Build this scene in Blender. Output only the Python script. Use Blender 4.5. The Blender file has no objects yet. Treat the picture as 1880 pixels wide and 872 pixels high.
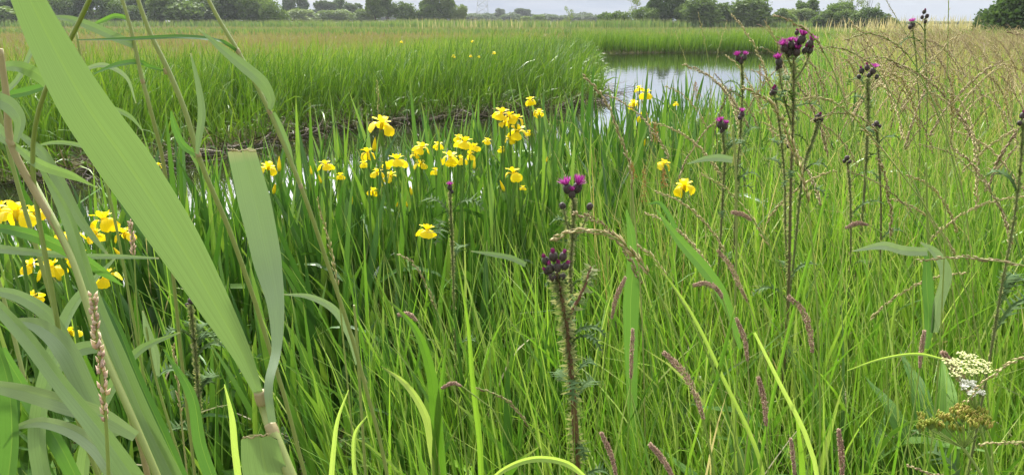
import bpy, math, random
import numpy as np
from mathutils import Vector, Matrix
C = bpy.context.scene
COL = C.collection
R = math.radians
rng = np.random.default_rng(7)
random.seed(7)

# ------------------------------------------------------------------ camera
F = 1368.0                                   # focal length in photo pixels (1880 wide)
PITCH = R(16.3)
EYE = 1.5
cam = bpy.data.objects.new('camera', bpy.data.cameras.new('camera'))
COL.objects.link(cam)
cam.location = (0, 0, EYE)
cam.rotation_euler = (math.pi / 2 - PITCH, 0, 0)
cam.data.sensor_width = 36.0
cam.data.lens = 36.0 * F / 1880.0
cam.data.clip_start = 0.05
cam.data.clip_end = 3000
C.camera = cam

# ------------------------------------------------------------------ sky and sun
SUN_EL, SUN_AZ = R(44), R(-14)               # azimuth measured clockwise from +Y
world = bpy.data.worlds.new('World')
C.world = world
world.use_nodes = True
wn, wl = world.node_tree.nodes, world.node_tree.links
wn.clear()
def wnode(t, **k):
    n = wn.new(t)
    for a, b in k.items(): setattr(n, a, b)
    return n
out = wnode('ShaderNodeOutputWorld')
bg_sky = wnode('ShaderNodeBackground'); bg_sky.inputs['Strength'].default_value = 0.08
sky = wnode('ShaderNodeTexSky', sky_type='NISHITA', sun_disc=False)
sky.sun_elevation = SUN_EL; sky.sun_rotation = SUN_AZ; sky.air_density = 1.2; sky.dust_density = 2.0
wl.new(sky.outputs[0], bg_sky.inputs[0])
tc = wnode('ShaderNodeTexCoord')
sep = wnode('ShaderNodeSeparateXYZ'); wl.new(tc.outputs['Generated'], sep.inputs[0])
# overcast: grey-blue low cloud towards the horizon, bright high cloud above
bright = wnode('ShaderNodeMapRange', interpolation_type='SMOOTHSTEP')
bright.inputs['From Min'].default_value = 0.015; bright.inputs['From Max'].default_value = 0.17
bright.inputs['To Min'].default_value = 0.33; bright.inputs['To Max'].default_value = 0.85
wl.new(sep.outputs['Z'], bright.inputs['Value'])
mp = wnode('ShaderNodeMapping'); mp.inputs['Scale'].default_value = (1.6, 1.6, 9.0)
wl.new(tc.outputs['Generated'], mp.inputs[0])
nz = wnode('ShaderNodeTexNoise'); nz.inputs['Scale'].default_value = 2.2; nz.inputs['Detail'].default_value = 6
wl.new(mp.outputs[0], nz.inputs['Vector'])
cr = wnode('ShaderNodeValToRGB')
cr.color_ramp.elements[0].position = 0.40; cr.color_ramp.elements[0].color = (0.58, 0.79, 1.14, 1)
cr.color_ramp.elements[1].position = 0.60; cr.color_ramp.elements[1].color = (1.10, 1.24, 1.46, 1)
wl.new(nz.outputs[0], cr.inputs[0])
bg_cl = wnode('ShaderNodeBackground')
# the sun stands behind thin bright cloud: a broad glow round its direction, fading down to the horizon
vd = wnode('ShaderNodeVectorMath', operation='DOT_PRODUCT'); wl.new(tc.outputs['Generated'], vd.inputs[0])
vd.inputs[1].default_value = (math.sin(SUN_AZ) * math.cos(SUN_EL), math.cos(SUN_AZ) * math.cos(SUN_EL), math.sin(SUN_EL))
gl = wnode('ShaderNodeMapRange', interpolation_type='SMOOTHSTEP'); wl.new(vd.outputs['Value'], gl.inputs['Value'])
gl.inputs['From Min'].default_value = 0.62; gl.inputs['From Max'].default_value = 0.97; gl.inputs['To Max'].default_value = 4.2
lowcut = wnode('ShaderNodeMapRange', interpolation_type='SMOOTHSTEP'); wl.new(sep.outputs['Z'], lowcut.inputs['Value'])
lowcut.inputs['From Min'].default_value = 0.05; lowcut.inputs['From Max'].default_value = 0.24
gm = wnode('ShaderNodeMath', operation='MULTIPLY_ADD'); wl.new(gl.outputs[0], gm.inputs[0]); wl.new(lowcut.outputs[0], gm.inputs[1]); wl.new(bright.outputs[0], gm.inputs[2])
wm = wnode('ShaderNodeMix', data_type='RGBA'); wl.new(lowcut.outputs[0], wm.inputs[0]); wl.new(cr.outputs[0], wm.inputs[6]); wm.inputs[7].default_value = (1.08, 1.08, 1.06, 1)
wl.new(wm.outputs[2], bg_cl.inputs[0]); wl.new(gm.outputs[0], bg_cl.inputs['Strength'])
mx = wnode('ShaderNodeMixShader'); mx.inputs[0].default_value = 0.88
wl.new(bg_sky.outputs[0], mx.inputs[1]); wl.new(bg_cl.outputs[0], mx.inputs[2])
wl.new(mx.outputs[0], out.inputs[0])

sun = bpy.data.objects.new('sun', bpy.data.lights.new('sun', 'SUN'))
COL.objects.link(sun)
sun.data.energy = 5.0
sun.data.angle = R(4)
sun.data.color = (1.0, 0.95, 0.86)
sun.rotation_euler = (math.pi / 2 - SUN_EL, 0, -SUN_AZ + math.pi)
sun['label'] = 'sun'

C.view_settings.view_transform = 'Standard'
C.view_settings.look = 'None'
C.view_settings.exposure = 0.58
C.view_settings.gamma = 1.0
C.view_settings.use_curve_mapping = False
C.render.engine = 'CYCLES'
C.cycles.max_bounces = 7
C.cycles.diffuse_bounces = 2
C.cycles.glossy_bounces = 2
C.cycles.transmission_bounces = 4
C.cycles.caustics_reflective = False
C.cycles.caustics_refractive = False
C.cycles.use_denoising = True

# ------------------------------------------------------------------ camera geometry: a photo pixel at a real distance
CP, SP = math.cos(PITCH), math.sin(PITCH)
def W(px, py, D):
    a, b = (px - 940) / F, (py - 436) / F
    dy = CP - b * SP; dz = -SP - b * CP
    k = D / dy
    return np.array([a * k, D, EYE + dz * k])
def pxw(w, D): return w * D / F              # width in pixels -> metres at distance D

# ------------------------------------------------------------------ materials
def new_mat(name):
    m = bpy.data.materials.new(name); m.use_nodes = True
    n = m.node_tree.nodes; n.clear()
    return m, n, m.node_tree.links
def rgba(c): return (c[0], c[1], c[2], 1)
def leaf_mat(name, cols, transl=0.35, rough=0.45, spec=0.35, tip=None, tip_from=0.8, base=None, base_to=0.2, vein=0.0, midrib=None, tfac=(1.25, 1.2, 0.6), obj_var=0.25, streak=60):
    m, n, l = new_mat(name)
    at = n.new('ShaderNodeAttribute'); at.attribute_name = 'rnd'
    oi = n.new('ShaderNodeObjectInfo')
    ad = n.new('ShaderNodeMath'); ad.operation = 'MULTIPLY_ADD'
    l.new(oi.outputs['Random'], ad.inputs[0]); ad.inputs[1].default_value = obj_var
    l.new(at.outputs['Fac'], ad.inputs[2])
    sb = n.new('ShaderNodeMath'); sb.operation = 'SUBTRACT'; sb.use_clamp = True
    l.new(ad.outputs[0], sb.inputs[0]); sb.inputs[1].default_value = obj_var * 0.5
    rp = n.new('ShaderNodeValToRGB')
    e = rp.color_ramp.elements
    e[0].color = rgba(cols[0]); e[1].color = rgba(cols[-1])
    for i, c in enumerate(cols[1:-1]):
        k = e.new((i + 1) / (len(cols) - 1)); k.color = rgba(c)
    l.new(sb.outputs[0], rp.inputs[0])
    col = rp.outputs[0]
    att = n.new('ShaderNodeAttribute'); att.attribute_name = 't'
    def mix(fac, a, b, mode='MIX'):
        x = n.new('ShaderNodeMix'); x.data_type = 'RGBA'; x.blend_type = mode
        if isinstance(fac, float): x.inputs[0].default_value = fac
        else: l.new(fac, x.inputs[0])
        l.new(a, x.inputs[6])
        if isinstance(b, tuple): x.inputs[7].default_value = b
        else: l.new(b, x.inputs[7])
        return x.outputs[2]
    def rng_(src, a, b, c, d):
        x = n.new('ShaderNodeMapRange'); x.clamp = True
        l.new(src, x.inputs[0]); x.inputs[1].default_value = a; x.inputs[2].default_value = b
        x.inputs[3].default_value = c; x.inputs[4].default_value = d
        return x.outputs[0]
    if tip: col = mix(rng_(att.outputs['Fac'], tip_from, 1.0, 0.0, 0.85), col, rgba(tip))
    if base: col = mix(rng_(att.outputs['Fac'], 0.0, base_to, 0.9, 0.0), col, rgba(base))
    au = n.new('ShaderNodeAttribute'); au.attribute_name = 'u'
    if midrib:
        ab = n.new('ShaderNodeMath'); ab.operation = 'ABSOLUTE'; l.new(au.outputs['Fac'], ab.inputs[0])
        col = mix(rng_(ab.outputs[0], 0.015, 0.075, 0.6, 0.0), col, rgba(midrib))
    if vein:
        cx = n.new('ShaderNodeCombineXYZ')
        l.new(au.outputs['Fac'], cx.inputs[0]); l.new(att.outputs['Fac'], cx.inputs[1])
        mpp = n.new('ShaderNodeMapping'); mpp.inputs['Scale'].default_value = (streak / 4, 1.2, 1)
        l.new(cx.outputs[0], mpp.inputs[0])
        no = n.new('ShaderNodeTexNoise'); no.inputs['Scale'].default_value = 1.0; no.inputs['Detail'].default_value = 3
        l.new(mpp.outputs[0], no.inputs['Vector'])
        col = mix(vein, col, rng_grey(n, l, no.outputs[0]), 'MULTIPLY')
    p = n.new('ShaderNodeBsdfPrincipled')
    l.new(col, p.inputs['Base Color']); p.inputs['Roughness'].default_value = rough
    p.inputs['Specular IOR Level'].default_value = spec
    o = n.new('ShaderNodeOutputMaterial')
    if transl > 0:
        tr = n.new('ShaderNodeBsdfTranslucent')
        mc = mix(1.0, col, (tfac[0], tfac[1], tfac[2], 1), 'MULTIPLY')
        l.new(mc, tr.inputs[0])
        ms = n.new('ShaderNodeMixShader'); ms.inputs[0].default_value = transl
        l.new(p.outputs[0], ms.inputs[1]); l.new(tr.outputs[0], ms.inputs[2])
        l.new(ms.outputs[0], o.inputs[0])
    else:
        l.new(p.outputs[0], o.inputs[0])
    return m
def rng_grey(n, l, src):
    x = n.new('ShaderNodeMapRange'); l.new(src, x.inputs[0])
    x.inputs[1].default_value = 0.3; x.inputs[2].default_value = 0.7; x.inputs[3].default_value = 0.6; x.inputs[4].default_value = 1.2
    cc = n.new('ShaderNodeCombineColor')
    for i in range(3): l.new(x.outputs[0], cc.inputs[i])
    return cc.outputs[0]

M = {}
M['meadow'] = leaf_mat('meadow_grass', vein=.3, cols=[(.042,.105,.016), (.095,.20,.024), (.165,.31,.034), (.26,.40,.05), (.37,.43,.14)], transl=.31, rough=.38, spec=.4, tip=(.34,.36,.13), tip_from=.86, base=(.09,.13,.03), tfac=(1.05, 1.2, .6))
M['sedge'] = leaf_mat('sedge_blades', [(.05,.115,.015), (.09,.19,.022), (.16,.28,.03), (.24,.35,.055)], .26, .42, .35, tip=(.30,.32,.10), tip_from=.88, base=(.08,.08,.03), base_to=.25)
M['field'] = leaf_mat('field_grass', [(.10,.14,.03), (.17,.21,.045), (.22,.24,.075), (.24,.22,.10), (.22,.17,.10)], .22, .6, .2, tip=(.22,.21,.10), tip_from=.8)
M['bank_dry'] = leaf_mat('bank_seeding_grass', [(.22,.28,.07), (.30,.33,.12), (.36,.32,.17), (.30,.23,.13), (.50,.44,.27)], .3, .6, .2)
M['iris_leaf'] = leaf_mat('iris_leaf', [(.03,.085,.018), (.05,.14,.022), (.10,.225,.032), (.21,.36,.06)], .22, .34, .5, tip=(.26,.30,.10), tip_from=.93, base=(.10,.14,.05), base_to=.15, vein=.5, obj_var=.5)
M['reed_leaf'] = leaf_mat('reed_leaf', [(.18,.28,.10), (.20,.305,.11), (.22,.33,.12)], .22, .38, .5, tfac=(1.0,1.1,.7), tip=(.35,.34,.16), tip_from=.97, vein=.5, midrib=(.22,.33,.10), streak=110)
M['reed_leaf_grey'] = leaf_mat('reed_leaf_grey', [(.17,.25,.115), (.20,.285,.14), (.24,.32,.165)], .22, .42, .5, tfac=(1.0,1.1,.7), tip=(.35,.34,.2), tip_from=.96, vein=.5, midrib=(.21,.30,.14), streak=110)
M['reed_leaf_dark'] = leaf_mat('reed_leaf_dark', [(.055,.14,.04), (.08,.19,.045), (.11,.23,.05)], .35, .4, .35, vein=.3, midrib=(.16,.28,.07), streak=90)
M['pale_leaf'] = leaf_mat('pale_grass_leaf', [(.28,.42,.10), (.33,.46,.14)], .45, .5, .3, vein=.3, tip=(.5,.46,.24), tip_from=.93)
M['reed_stem'] = leaf_mat('reed_stem', [(.22,.30,.07), (.26,.30,.10)], .08, .45, .4, vein=.2)
M['reed_stem_tan'] = leaf_mat('reed_stem_tan', [(.30,.25,.12), (.34,.29,.15)], .08, .5, .35, vein=.2)
M['culm'] = leaf_mat('grass_culm', [(.20,.32,.06), (.26,.34,.09), (.33,.33,.14)], .15, .5, .3)
M['seed_tan'] = leaf_mat('seed_head_tan', [(.30,.27,.12), (.44,.37,.19), (.52,.45,.26)], .25, .6, .2, obj_var=.3)
M['seed_brown'] = leaf_mat('seed_head_brown', [(.18,.125,.07), (.32,.25,.14), (.48,.40,.25)], .2, .6, .2, obj_var=.4)
M['seed_pink'] = leaf_mat('seed_head_pink', [(.26,.15,.12), (.42,.28,.21), (.56,.43,.33)], .2, .7, .15)
M['seed_blush'] = leaf_mat('seed_head_blush', [(.50,.36,.30), (.62,.47,.38), (.68,.58,.42)], .3, .7, .15)
M['iris_petal'] = leaf_mat('iris_petal', vein=.35, streak=50, cols=[(.86,.66,.008), (.90,.72,.012), (.93,.78,.03)], transl=.38, rough=.5, spec=.2, tfac=(1.02,1.0,.6), base=(.45,.24,.01), base_to=.22, obj_var=.4)
M['iris_bud'] = leaf_mat('iris_bud', [(.80,.62,.01), (.86,.70,.02)], .25, .5, .2, tfac=(1.02,1.0,.6), base=(.35,.42,.05), base_to=.3)
M['iris_withered'] = leaf_mat('iris_withered', [(.55,.36,.10), (.62,.34,.14)], .2, .7, .1)
M['iris_stalk'] = leaf_mat('iris_stalk', [(.09,.19,.035), (.12,.24,.04)], .12, .4, .4, vein=.2)
M['spathe'] = leaf_mat('iris_spathe', [(.12,.25,.045), (.16,.29,.06)], .2, .45, .3, tip=(.32,.25,.10), tip_from=.7)
M['thistle_stem'] = leaf_mat('thistle_stem', [(.15,.07,.04), (.12,.11,.05), (.13,.18,.06)], .05, .6, .3, vein=.5)
M['thistle_spine'] = leaf_mat('thistle_spine', [(.14,.21,.07), (.26,.31,.14), (.42,.42,.26)], .25, .6, .3)
M['thistle_leaf'] = leaf_mat('thistle_leaf', [(.05,.10,.035), (.09,.15,.05)], .22, .7, .1, midrib=(.22,.25,.12), tip=(.3,.28,.16), tip_from=.9)
M['thistle_bulb'] = leaf_mat('thistle_bulb', [(.045,.05,.035), (.075,.045,.055), (.11,.13,.08)], .05, .6, .3)
M['floret'] = leaf_mat('thistle_floret', [(.28,.03,.20), (.42,.05,.33), (.55,.12,.45)], .3, .6, .2, tfac=(1,1,1), base=(.22,.03,.12), base_to=.4)
M['floret_dark'] = leaf_mat('thistle_floret_dark', [(.16,.02,.09), (.26,.03,.16), (.34,.06,.22)], .2, .6, .2, tfac=(1,1,1))
M['umbel_white'] = leaf_mat('umbel_white', [(.72,.74,.62), (.80,.80,.74)], .25, .6, .2, tfac=(1,1,1))
M['umbel_cream'] = leaf_mat('umbel_cream', [(.55,.58,.20), (.70,.70,.35), (.74,.72,.48)], .25, .6, .2, tfac=(1,1,1))
M['umbel_seed'] = leaf_mat('umbel_seed', [(.17,.23,.03), (.30,.34,.05), (.42,.33,.10)], .2, .6, .2)
M['umbel_ray'] = leaf_mat('umbel_ray', [(.20,.30,.07), (.26,.33,.10)], .1, .5, .3)
M['dock_leaf'] = leaf_mat('dock_leaf', [(.055,.13,.025), (.08,.18,.03), (.12,.23,.04)], .3, .6, .15, vein=.5, midrib=(.18,.26,.08), streak=30)
M['sorrel'] = leaf_mat('sorrel_seed', [(.26,.10,.05), (.34,.17,.09)], .2, .7, .2)
M['dead'] = leaf_mat('dead_reed', [(.03,.022,.016), (.05,.037,.026), (.10,.075,.05), (.45,.40,.31)], .1, .7, .2)
M['far_reed'] = leaf_mat('far_reed', [(.09,.17,.045), (.13,.22,.06), (.20,.25,.09)], .3, .6, .2, tip=(.17,.19,.10), tip_from=.7)
M['pale_reed'] = leaf_mat('pale_reed', [(.30,.30,.15), (.38,.35,.22), (.45,.40,.28)], .3, .6, .2)
M['bark'] = leaf_mat('bark', [(.06,.05,.035), (.10,.085,.06)], 0, .85, .1)
M['steel'] = leaf_mat('galvanised_steel', [(.22,.25,.28), (.26,.29,.32)], 0, .5, .4)
def crown_mat(name, a, b, c): return leaf_mat(name, [a, b, c], .30, .6, .15, tfac=(1.15,1.15,.6), obj_var=.35)
M['willow'] = crown_mat('willow_foliage', (.07,.12,.03), (.105,.17,.04), (.15,.22,.06))
M['willow_lt'] = crown_mat('pale_willow_foliage', (.11,.17,.06), (.16,.22,.08), (.22,.28,.11))
M['dark_tree'] = crown_mat('dark_foliage', (.035,.075,.02), (.06,.11,.028), (.09,.15,.04))
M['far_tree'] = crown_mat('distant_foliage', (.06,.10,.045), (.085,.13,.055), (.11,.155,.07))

# ------------------------------------------------------------------ mesh containers
class MB:
    def __init__(s): s.v = []; s.f = []; s.t = []; s.u = []; s.r = []; s.n = 0
    def add(s, v, f, t=None, u=None, r=None):
        v = np.asarray(v, float).reshape(-1, 3); k = len(v)
        s.v.append(v)
        if isinstance(f, np.ndarray): f = [f]
        for a in f: s.f.append(np.asarray(a, int) + s.n)
        full = lambda x, d: np.full(k, d if x is None else x, float) if (x is None or np.isscalar(x)) else np.asarray(x, float).reshape(-1)
        s.t.append(full(t, .5)); s.u.append(full(u, .5)); s.r.append(full(r, random.random()))
        s.n += k
    def data(s): return np.concatenate(s.v), s.f, np.concatenate(s.t), np.concatenate(s.u), np.concatenate(s.r)
    def merge(s, other, mat4=None, r=None):
        v, f, t, u, rr = other
        if mat4 is not None: v = v @ mat4[:3, :3].T + mat4[:3, 3]
        s.add(v, f, t, u, rr if r is None else np.clip(rr * .5 + r * .5, 0, 1))
    def build(s, name, mat, parent=None, origin=None, smooth=True):
        V, Fs, T, U, RR = s.data()
        if origin is not None: V = V - np.asarray(origin)
        me = bpy.data.meshes.new(name)
        me.vertices.add(len(V)); me.vertices.foreach_set('co', V.astype(np.float32).ravel())
        nl = sum(a.size for a in Fs); nf = sum(len(a) for a in Fs)
        me.loops.add(nl); me.polygons.add(nf)
        li = np.concatenate([a.ravel() for a in Fs]).astype(np.int32)
        sizes = np.concatenate([np.full(len(a), a.shape[1]) for a in Fs])
        st = np.concatenate([[0], np.cumsum(sizes)[:-1]]).astype(np.int32)
        me.loops.foreach_set('vertex_index', li)
        me.polygons.foreach_set('loop_start', st)
        me.update(calc_edges=True)
        me.polygons.foreach_set('use_smooth', np.full(nf, smooth))
        for nm, a in (('t', T), ('u', U), ('rnd', RR)):
            at = me.attributes.new(nm, 'FLOAT', 'POINT'); at.data.foreach_set('value', a.astype(np.float32))
        me.materials.append(M[mat])
        o = bpy.data.objects.new(name, me); COL.objects.link(o)
        if parent is not None:
            o.parent = parent
        if origin is not None and parent is None: o.location = origin
        return o

def tag(o, label=None, cat=None, group=None, kind=None):
    if label: o['label'] = label
    if cat: o['category'] = cat
    if group: o['group'] = group
    if kind: o['kind'] = kind
    return o
def empty(name, loc, label, cat, group=None, rz=0):
    o = bpy.data.objects.new(name, None); COL.objects.link(o)
    o.empty_display_size = .05
    o.location = loc; o.rotation_euler = (0, 0, rz)
    return tag(o, label, cat, group, 'thing')
def copy_tree(o, parent=None):
    c = o.copy(); COL.objects.link(c)
    if parent is not None: c.parent = parent
    for ch in o.children: copy_tree(ch, c)
    return c

def catmull(P, n):
    P = np.asarray(P, float)
    if len(P) < 3: return np.array([P[0] + (P[-1] - P[0]) * k for k in np.linspace(0, 1, n)])
    h = np.maximum(np.linalg.norm(np.diff(P, axis=0), axis=1), 1e-6)      # chord lengths keep uneven points free of kinks
    sl = np.diff(P, axis=0) / h[:, None]
    m = np.zeros_like(P); m[0] = sl[0]; m[-1] = sl[-1]
    m[1:-1] = (sl[:-1] * h[1:, None] + sl[1:] * h[:-1, None]) / (h[1:] + h[:-1])[:, None]
    outp = []
    for s in np.linspace(0, len(P) - 1 - 1e-6, n):
        i = int(s); f = s - i; f2, f3 = f * f, f ** 3
        outp.append((2 * f3 - 3 * f2 + 1) * P[i] + (f3 - 2 * f2 + f) * h[i] * m[i] + (3 * f2 - 2 * f3) * P[i + 1] + (f3 - f2) * h[i] * m[i + 1])
    return np.array(outp)
def foot(P, k=.55):
    """where a stem given by its points P (top first) meets the ground, keeping its lean"""
    d = P[-1] - P[-2]; d = d / np.linalg.norm(d); z = max(P[-1][2], 0.05)
    g = min(1.0, abs(1 / min(d[2], -.35))) * z * k
    return P[-1][0] + d[0] * g, P[-1][1] + d[1] * g + .02
def norm(a): return a / (np.linalg.norm(a, axis=-1, keepdims=True) + 1e-9)

def ribbon(mb, P, widths, hint=None, fold=.15, n=22, cut=0, rnd=None, wave=0, twist=0):
    """leaf along P; widths at the given points; hint: the direction the face looks"""
    S = catmull(P, n); w = np.interp(np.linspace(0, len(widths) - 1, n), range(len(widths)), widths)
    T = norm(np.gradient(S, axis=0))
    h = np.array(hint if hint is not None else (0, -1, .4), float)
    side = norm(np.cross(T, h)); nrm = norm(np.cross(side, T))
    tt = np.linspace(0, 1, n)
    if twist:
        a = twist * tt[:, None]; side, nrm = side * np.cos(a) + nrm * np.sin(a), nrm * np.cos(a) - side * np.sin(a)
    us = np.array([-1, -.55, -.07, 0, .07, .55, 1]); m = len(us)
    ph = random.random() * 6
    V = S[:, None, :] + side[:, None, :] * (us[None, :, None] * w[:, None, None] / 2)
    dep = (np.abs(us) - .4)[None, :] * fold * w[:, None] + (np.sin(tt * 23 + ph)[:, None] * wave * w[:, None] * us[None, :] ** 2)
    V = V + nrm[:, None, :] * dep[:, :, None]
    if cut:
        jag = np.array([random.uniform(-1, 1) for _ in us]) * cut
        V[0 if cut > 0 else -1] += T[0 if cut > 0 else -1] * jag[:, None]
    I = np.arange(n * m).reshape(n, m)
    f = np.stack([I[:-1, :-1], I[:-1, 1:], I[1:, 1:], I[1:, :-1]], -1).reshape(-1, 4)
    mb.add(V, f, np.repeat(tt, m), np.tile(us, n), random.random() if rnd is None else rnd)

def tube(mb, P, radii, sides=7, n=None, rnd=None, cap=True):
    n = n or max(6, len(P) * 4)
    S = catmull(P, n); r = np.interp(np.linspace(0, len(radii) - 1, n), range(len(radii)), radii)
    T = norm(np.gradient(S, axis=0))
    up = np.array([0.13, .97, .2]); A = norm(np.cross(T, up)); B = norm(np.cross(T, A))
    an = np.linspace(0, 2 * np.pi, sides, endpoint=False)
    V = S[:, None, :] + (A[:, None, :] * np.cos(an)[None, :, None] + B[:, None, :] * np.sin(an)[None, :, None]) * r[:, None, None]
    I = np.arange(n * sides).reshape(n, sides); J = np.roll(I, -1, 1)
    f = np.stack([I[:-1], J[:-1], J[1:], I[1:]], -1).reshape(-1, 4)
    fs = [f]
    if cap: fs += [I[0][None, ::-1], I[-1][None, :]]
    mb.add(V, fs, np.repeat(np.linspace(0, 1, n), sides), np.tile(np.linspace(-1, 1, sides), n), random.random() if rnd is None else rnd)
    return S

def blades(mb, P, H, Wd, az, lean, bend, nseg=4, phi=None, rnd=None, fold=0.0, pw=2.2, power=1.4, base_w=.6):
    """many grass blades at once; all arguments arrays of length N"""
    N = len(P)
    if N == 0: return
    t = np.linspace(0, 1, nseg + 1)
    th = lean[:, None] + bend[:, None] * t[None] ** power
    th = np.minimum(th, 2.7)
    ds = H[:, None] / nseg
    thm = (th[:, 1:] + th[:, :-1]) / 2
    hx = np.concatenate([np.zeros((N, 1)), np.cumsum(np.sin(thm) * ds, 1)], 1)
    hz = np.concatenate([np.zeros((N, 1)), np.cumsum(np.cos(thm) * ds, 1)], 1)
    ca, sa = np.cos(az)[:, None], np.sin(az)[:, None]
    S = np.stack([P[:, 0:1] + hx * ca, P[:, 1:2] + hx * sa, P[:, 2:3] + hz], -1)
    if phi is None: phi = rng.uniform(-1, 1, N)
    nr = np.stack([np.cos(th) * ca, np.cos(th) * sa, -np.sin(th)], -1)
    hs = np.stack([-sa + 0 * th, ca + 0 * th, 0 * th], -1)
    ph = (phi[:, None] + .5 * t[None])[..., None]
    side = hs * np.cos(ph) + nr * np.sin(ph)
    other = nr * np.cos(ph) - hs * np.sin(ph)
    prof = (base_w + (1 - base_w) * np.minimum(1, t * 3)) * (1 - t ** pw) + .02
    w = Wd[:, None] * prof[None] / 2
    if fold:
        cols = [S - side * w[..., None], S + other * (fold * w)[..., None], S + side * w[..., None]]
        us = [-1, 0, 1]
    else:
        cols = [S - side * w[..., None], S + side * w[..., None]]; us = [-1, 1]
    m = len(cols)
    V = np.stack(cols, 2)
    I = np.arange(N * (nseg + 1) * m).reshape(N, nseg + 1, m)
    f = np.stack([I[:, :-1, :-1], I[:, :-1, 1:], I[:, 1:, 1:], I[:, 1:, :-1]], -1).reshape(-1, 4)
    if rnd is None: rnd = rng.uniform(0, 1, N)
    mb.add(V, f, np.broadcast_to(t[None, :, None], I.shape), np.broadcast_to(np.array(us, float)[None, None], I.shape), np.repeat(rnd, (nseg + 1) * m))

# ------------------------------------------------------------------ the lie of the land
FAR_EDGE = [(-13,5.0),(-5.3,7.9),(-4.2,9.3),(-3.1,11.8),(-.9,13.6),(1.1,15.0),(1.95,16.6),(2.65,22),(3.6,31),(4.5,39.5),(8,40.6),(15,40)]
NEAR_EDGE = [(13.5,36),(9,24),(5.6,15.5),(3.3,11.2),(2.0,8.4),(.95,6.4),(-.3,5.3),(-1.4,4.6),(-2.4,3.5),(-6,2.2),(-14,1.0)]
POLY = np.array(FAR_EDGE + NEAR_EDGE)
WZ = -0.2
def inside(x, y, poly=POLY):
    r = np.zeros(np.shape(x), bool); n = len(poly); j = n - 1
    for i in range(n):
        xi, yi = poly[i]; xj, yj = poly[j]
        c = ((yi > y) != (yj > y)) & (x < (xj - xi) * (y - yi) / (yj - yi + 1e-12) + xi)
        r ^= c; j = i
    return r
def dist(x, y, pts, closed=False):
    pts = np.asarray(pts, float); d = np.full(np.shape(x), 1e9)
    n = len(pts); rngi = range(n if closed else n - 1)
    for i in rngi:
        a, b = pts[i], pts[(i + 1) % n]; ab = b - a
        k = np.clip(((x - a[0]) * ab[0] + (y - a[1]) * ab[1]) / (ab @ ab), 0, 1)
        d = np.minimum(d, np.hypot(x - a[0] - k * ab[0], y - a[1] - k * ab[1]))
    return d
def smooth(x, a, b):
    k = np.clip((x - a) / (b - a), 0, 1); return k * k * (3 - 2 * k)
def vnoise(x, y, s=1.0, seed=0):
    return (np.sin(x * s * 1.3 + y * s * .7 + seed) * np.cos(y * s * 1.1 - x * s * .4 + seed * 2.3) + .5 * np.sin(x * s * 2.9 - y * s * 2.3 + seed * 1.7)) / 1.5
NEARP = np.array(NEAR_EDGE); FARP = np.array(FAR_EDGE)
def far_side(x, y):
    return dist(x, y, FARP) < dist(x, y, NEARP)
def ground_z(x, y):
    x = np.asarray(x, float); y = np.asarray(y, float)
    ins = inside(x, y); d = dist(x, y, POLY, True)
    land = np.where(far_side(x, y) , -.10 + .04 * vnoise(x, y, .35, 2), .0 + .05 * vnoise(x, y, .5, 1))
    sh = smooth(d, 0, .7)
    z = np.where(ins, WZ - .02 - .45 * smooth(d, 0, 1.5), WZ - .02 + (land - WZ + .02) * sh)
    return z

# ------------------------------------------------------------------ ground, water, path
def grid_obj(name, xs, ys, zf, mat):
    X, Y = np.meshgrid(xs, ys); Z = zf(X, Y)
    V = np.stack([X, Y, Z], -1).reshape(-1, 3)
    I = np.arange(X.size).reshape(X.shape)
    f = np.stack([I[:-1, :-1], I[:-1, 1:], I[1:, 1:], I[1:, :-1]], -1).reshape(-1, 4)
    mb = MB(); mb.add(V, f); return mb.build(name, mat)
def ground_mat():
    m, n, l = new_mat('marsh_ground')
    g = n.new('ShaderNodeNewGeometry')
    n1 = n.new('ShaderNodeTexNoise'); n1.inputs['Scale'].default_value = .35; n1.inputs['Detail'].default_value = 6
    n2 = n.new('ShaderNodeTexNoise'); n2.inputs['Scale'].default_value = 9; n2.inputs['Detail'].default_value = 5
    l.new(g.outputs['Position'], n1.inputs['Vector']); l.new(g.outputs['Position'], n2.inputs['Vector'])
    r1 = n.new('ShaderNodeValToRGB'); e = r1.color_ramp.elements
    e[0].position = .35; e[0].color = (.09, .12, .03, 1); e[1].position = .65; e[1].color = (.17, .15, .07, 1)
    l.new(n1.outputs[0], r1.inputs[0])
    r2 = n.new('ShaderNodeValToRGB'); e = r2.color_ramp.elements
    e[0].position = .35; e[0].color = (.4, .4, .4, 1); e[1].position = .7; e[1].color = (1.2, 1.2, 1.1, 1)
    l.new(n2.outputs[0], r2.inputs[0])
    x = n.new('ShaderNodeMix'); x.data_type = 'RGBA'; x.blend_type = 'MULTIPLY'; x.inputs[0].default_value = 1
    l.new(r1.outputs[0], x.inputs[6]); l.new(r2.outputs[0], x.inputs[7])
    p = n.new('ShaderNodeBsdfPrincipled'); p.inputs['Roughness'].default_value = .9; p.inputs['Specular IOR Level'].default_value = .1
    l.new(x.outputs[2], p.inputs['Base Color'])
    o = n.new('ShaderNodeOutputMaterial'); l.new(p.outputs[0], o.inputs[0]); return m
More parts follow.
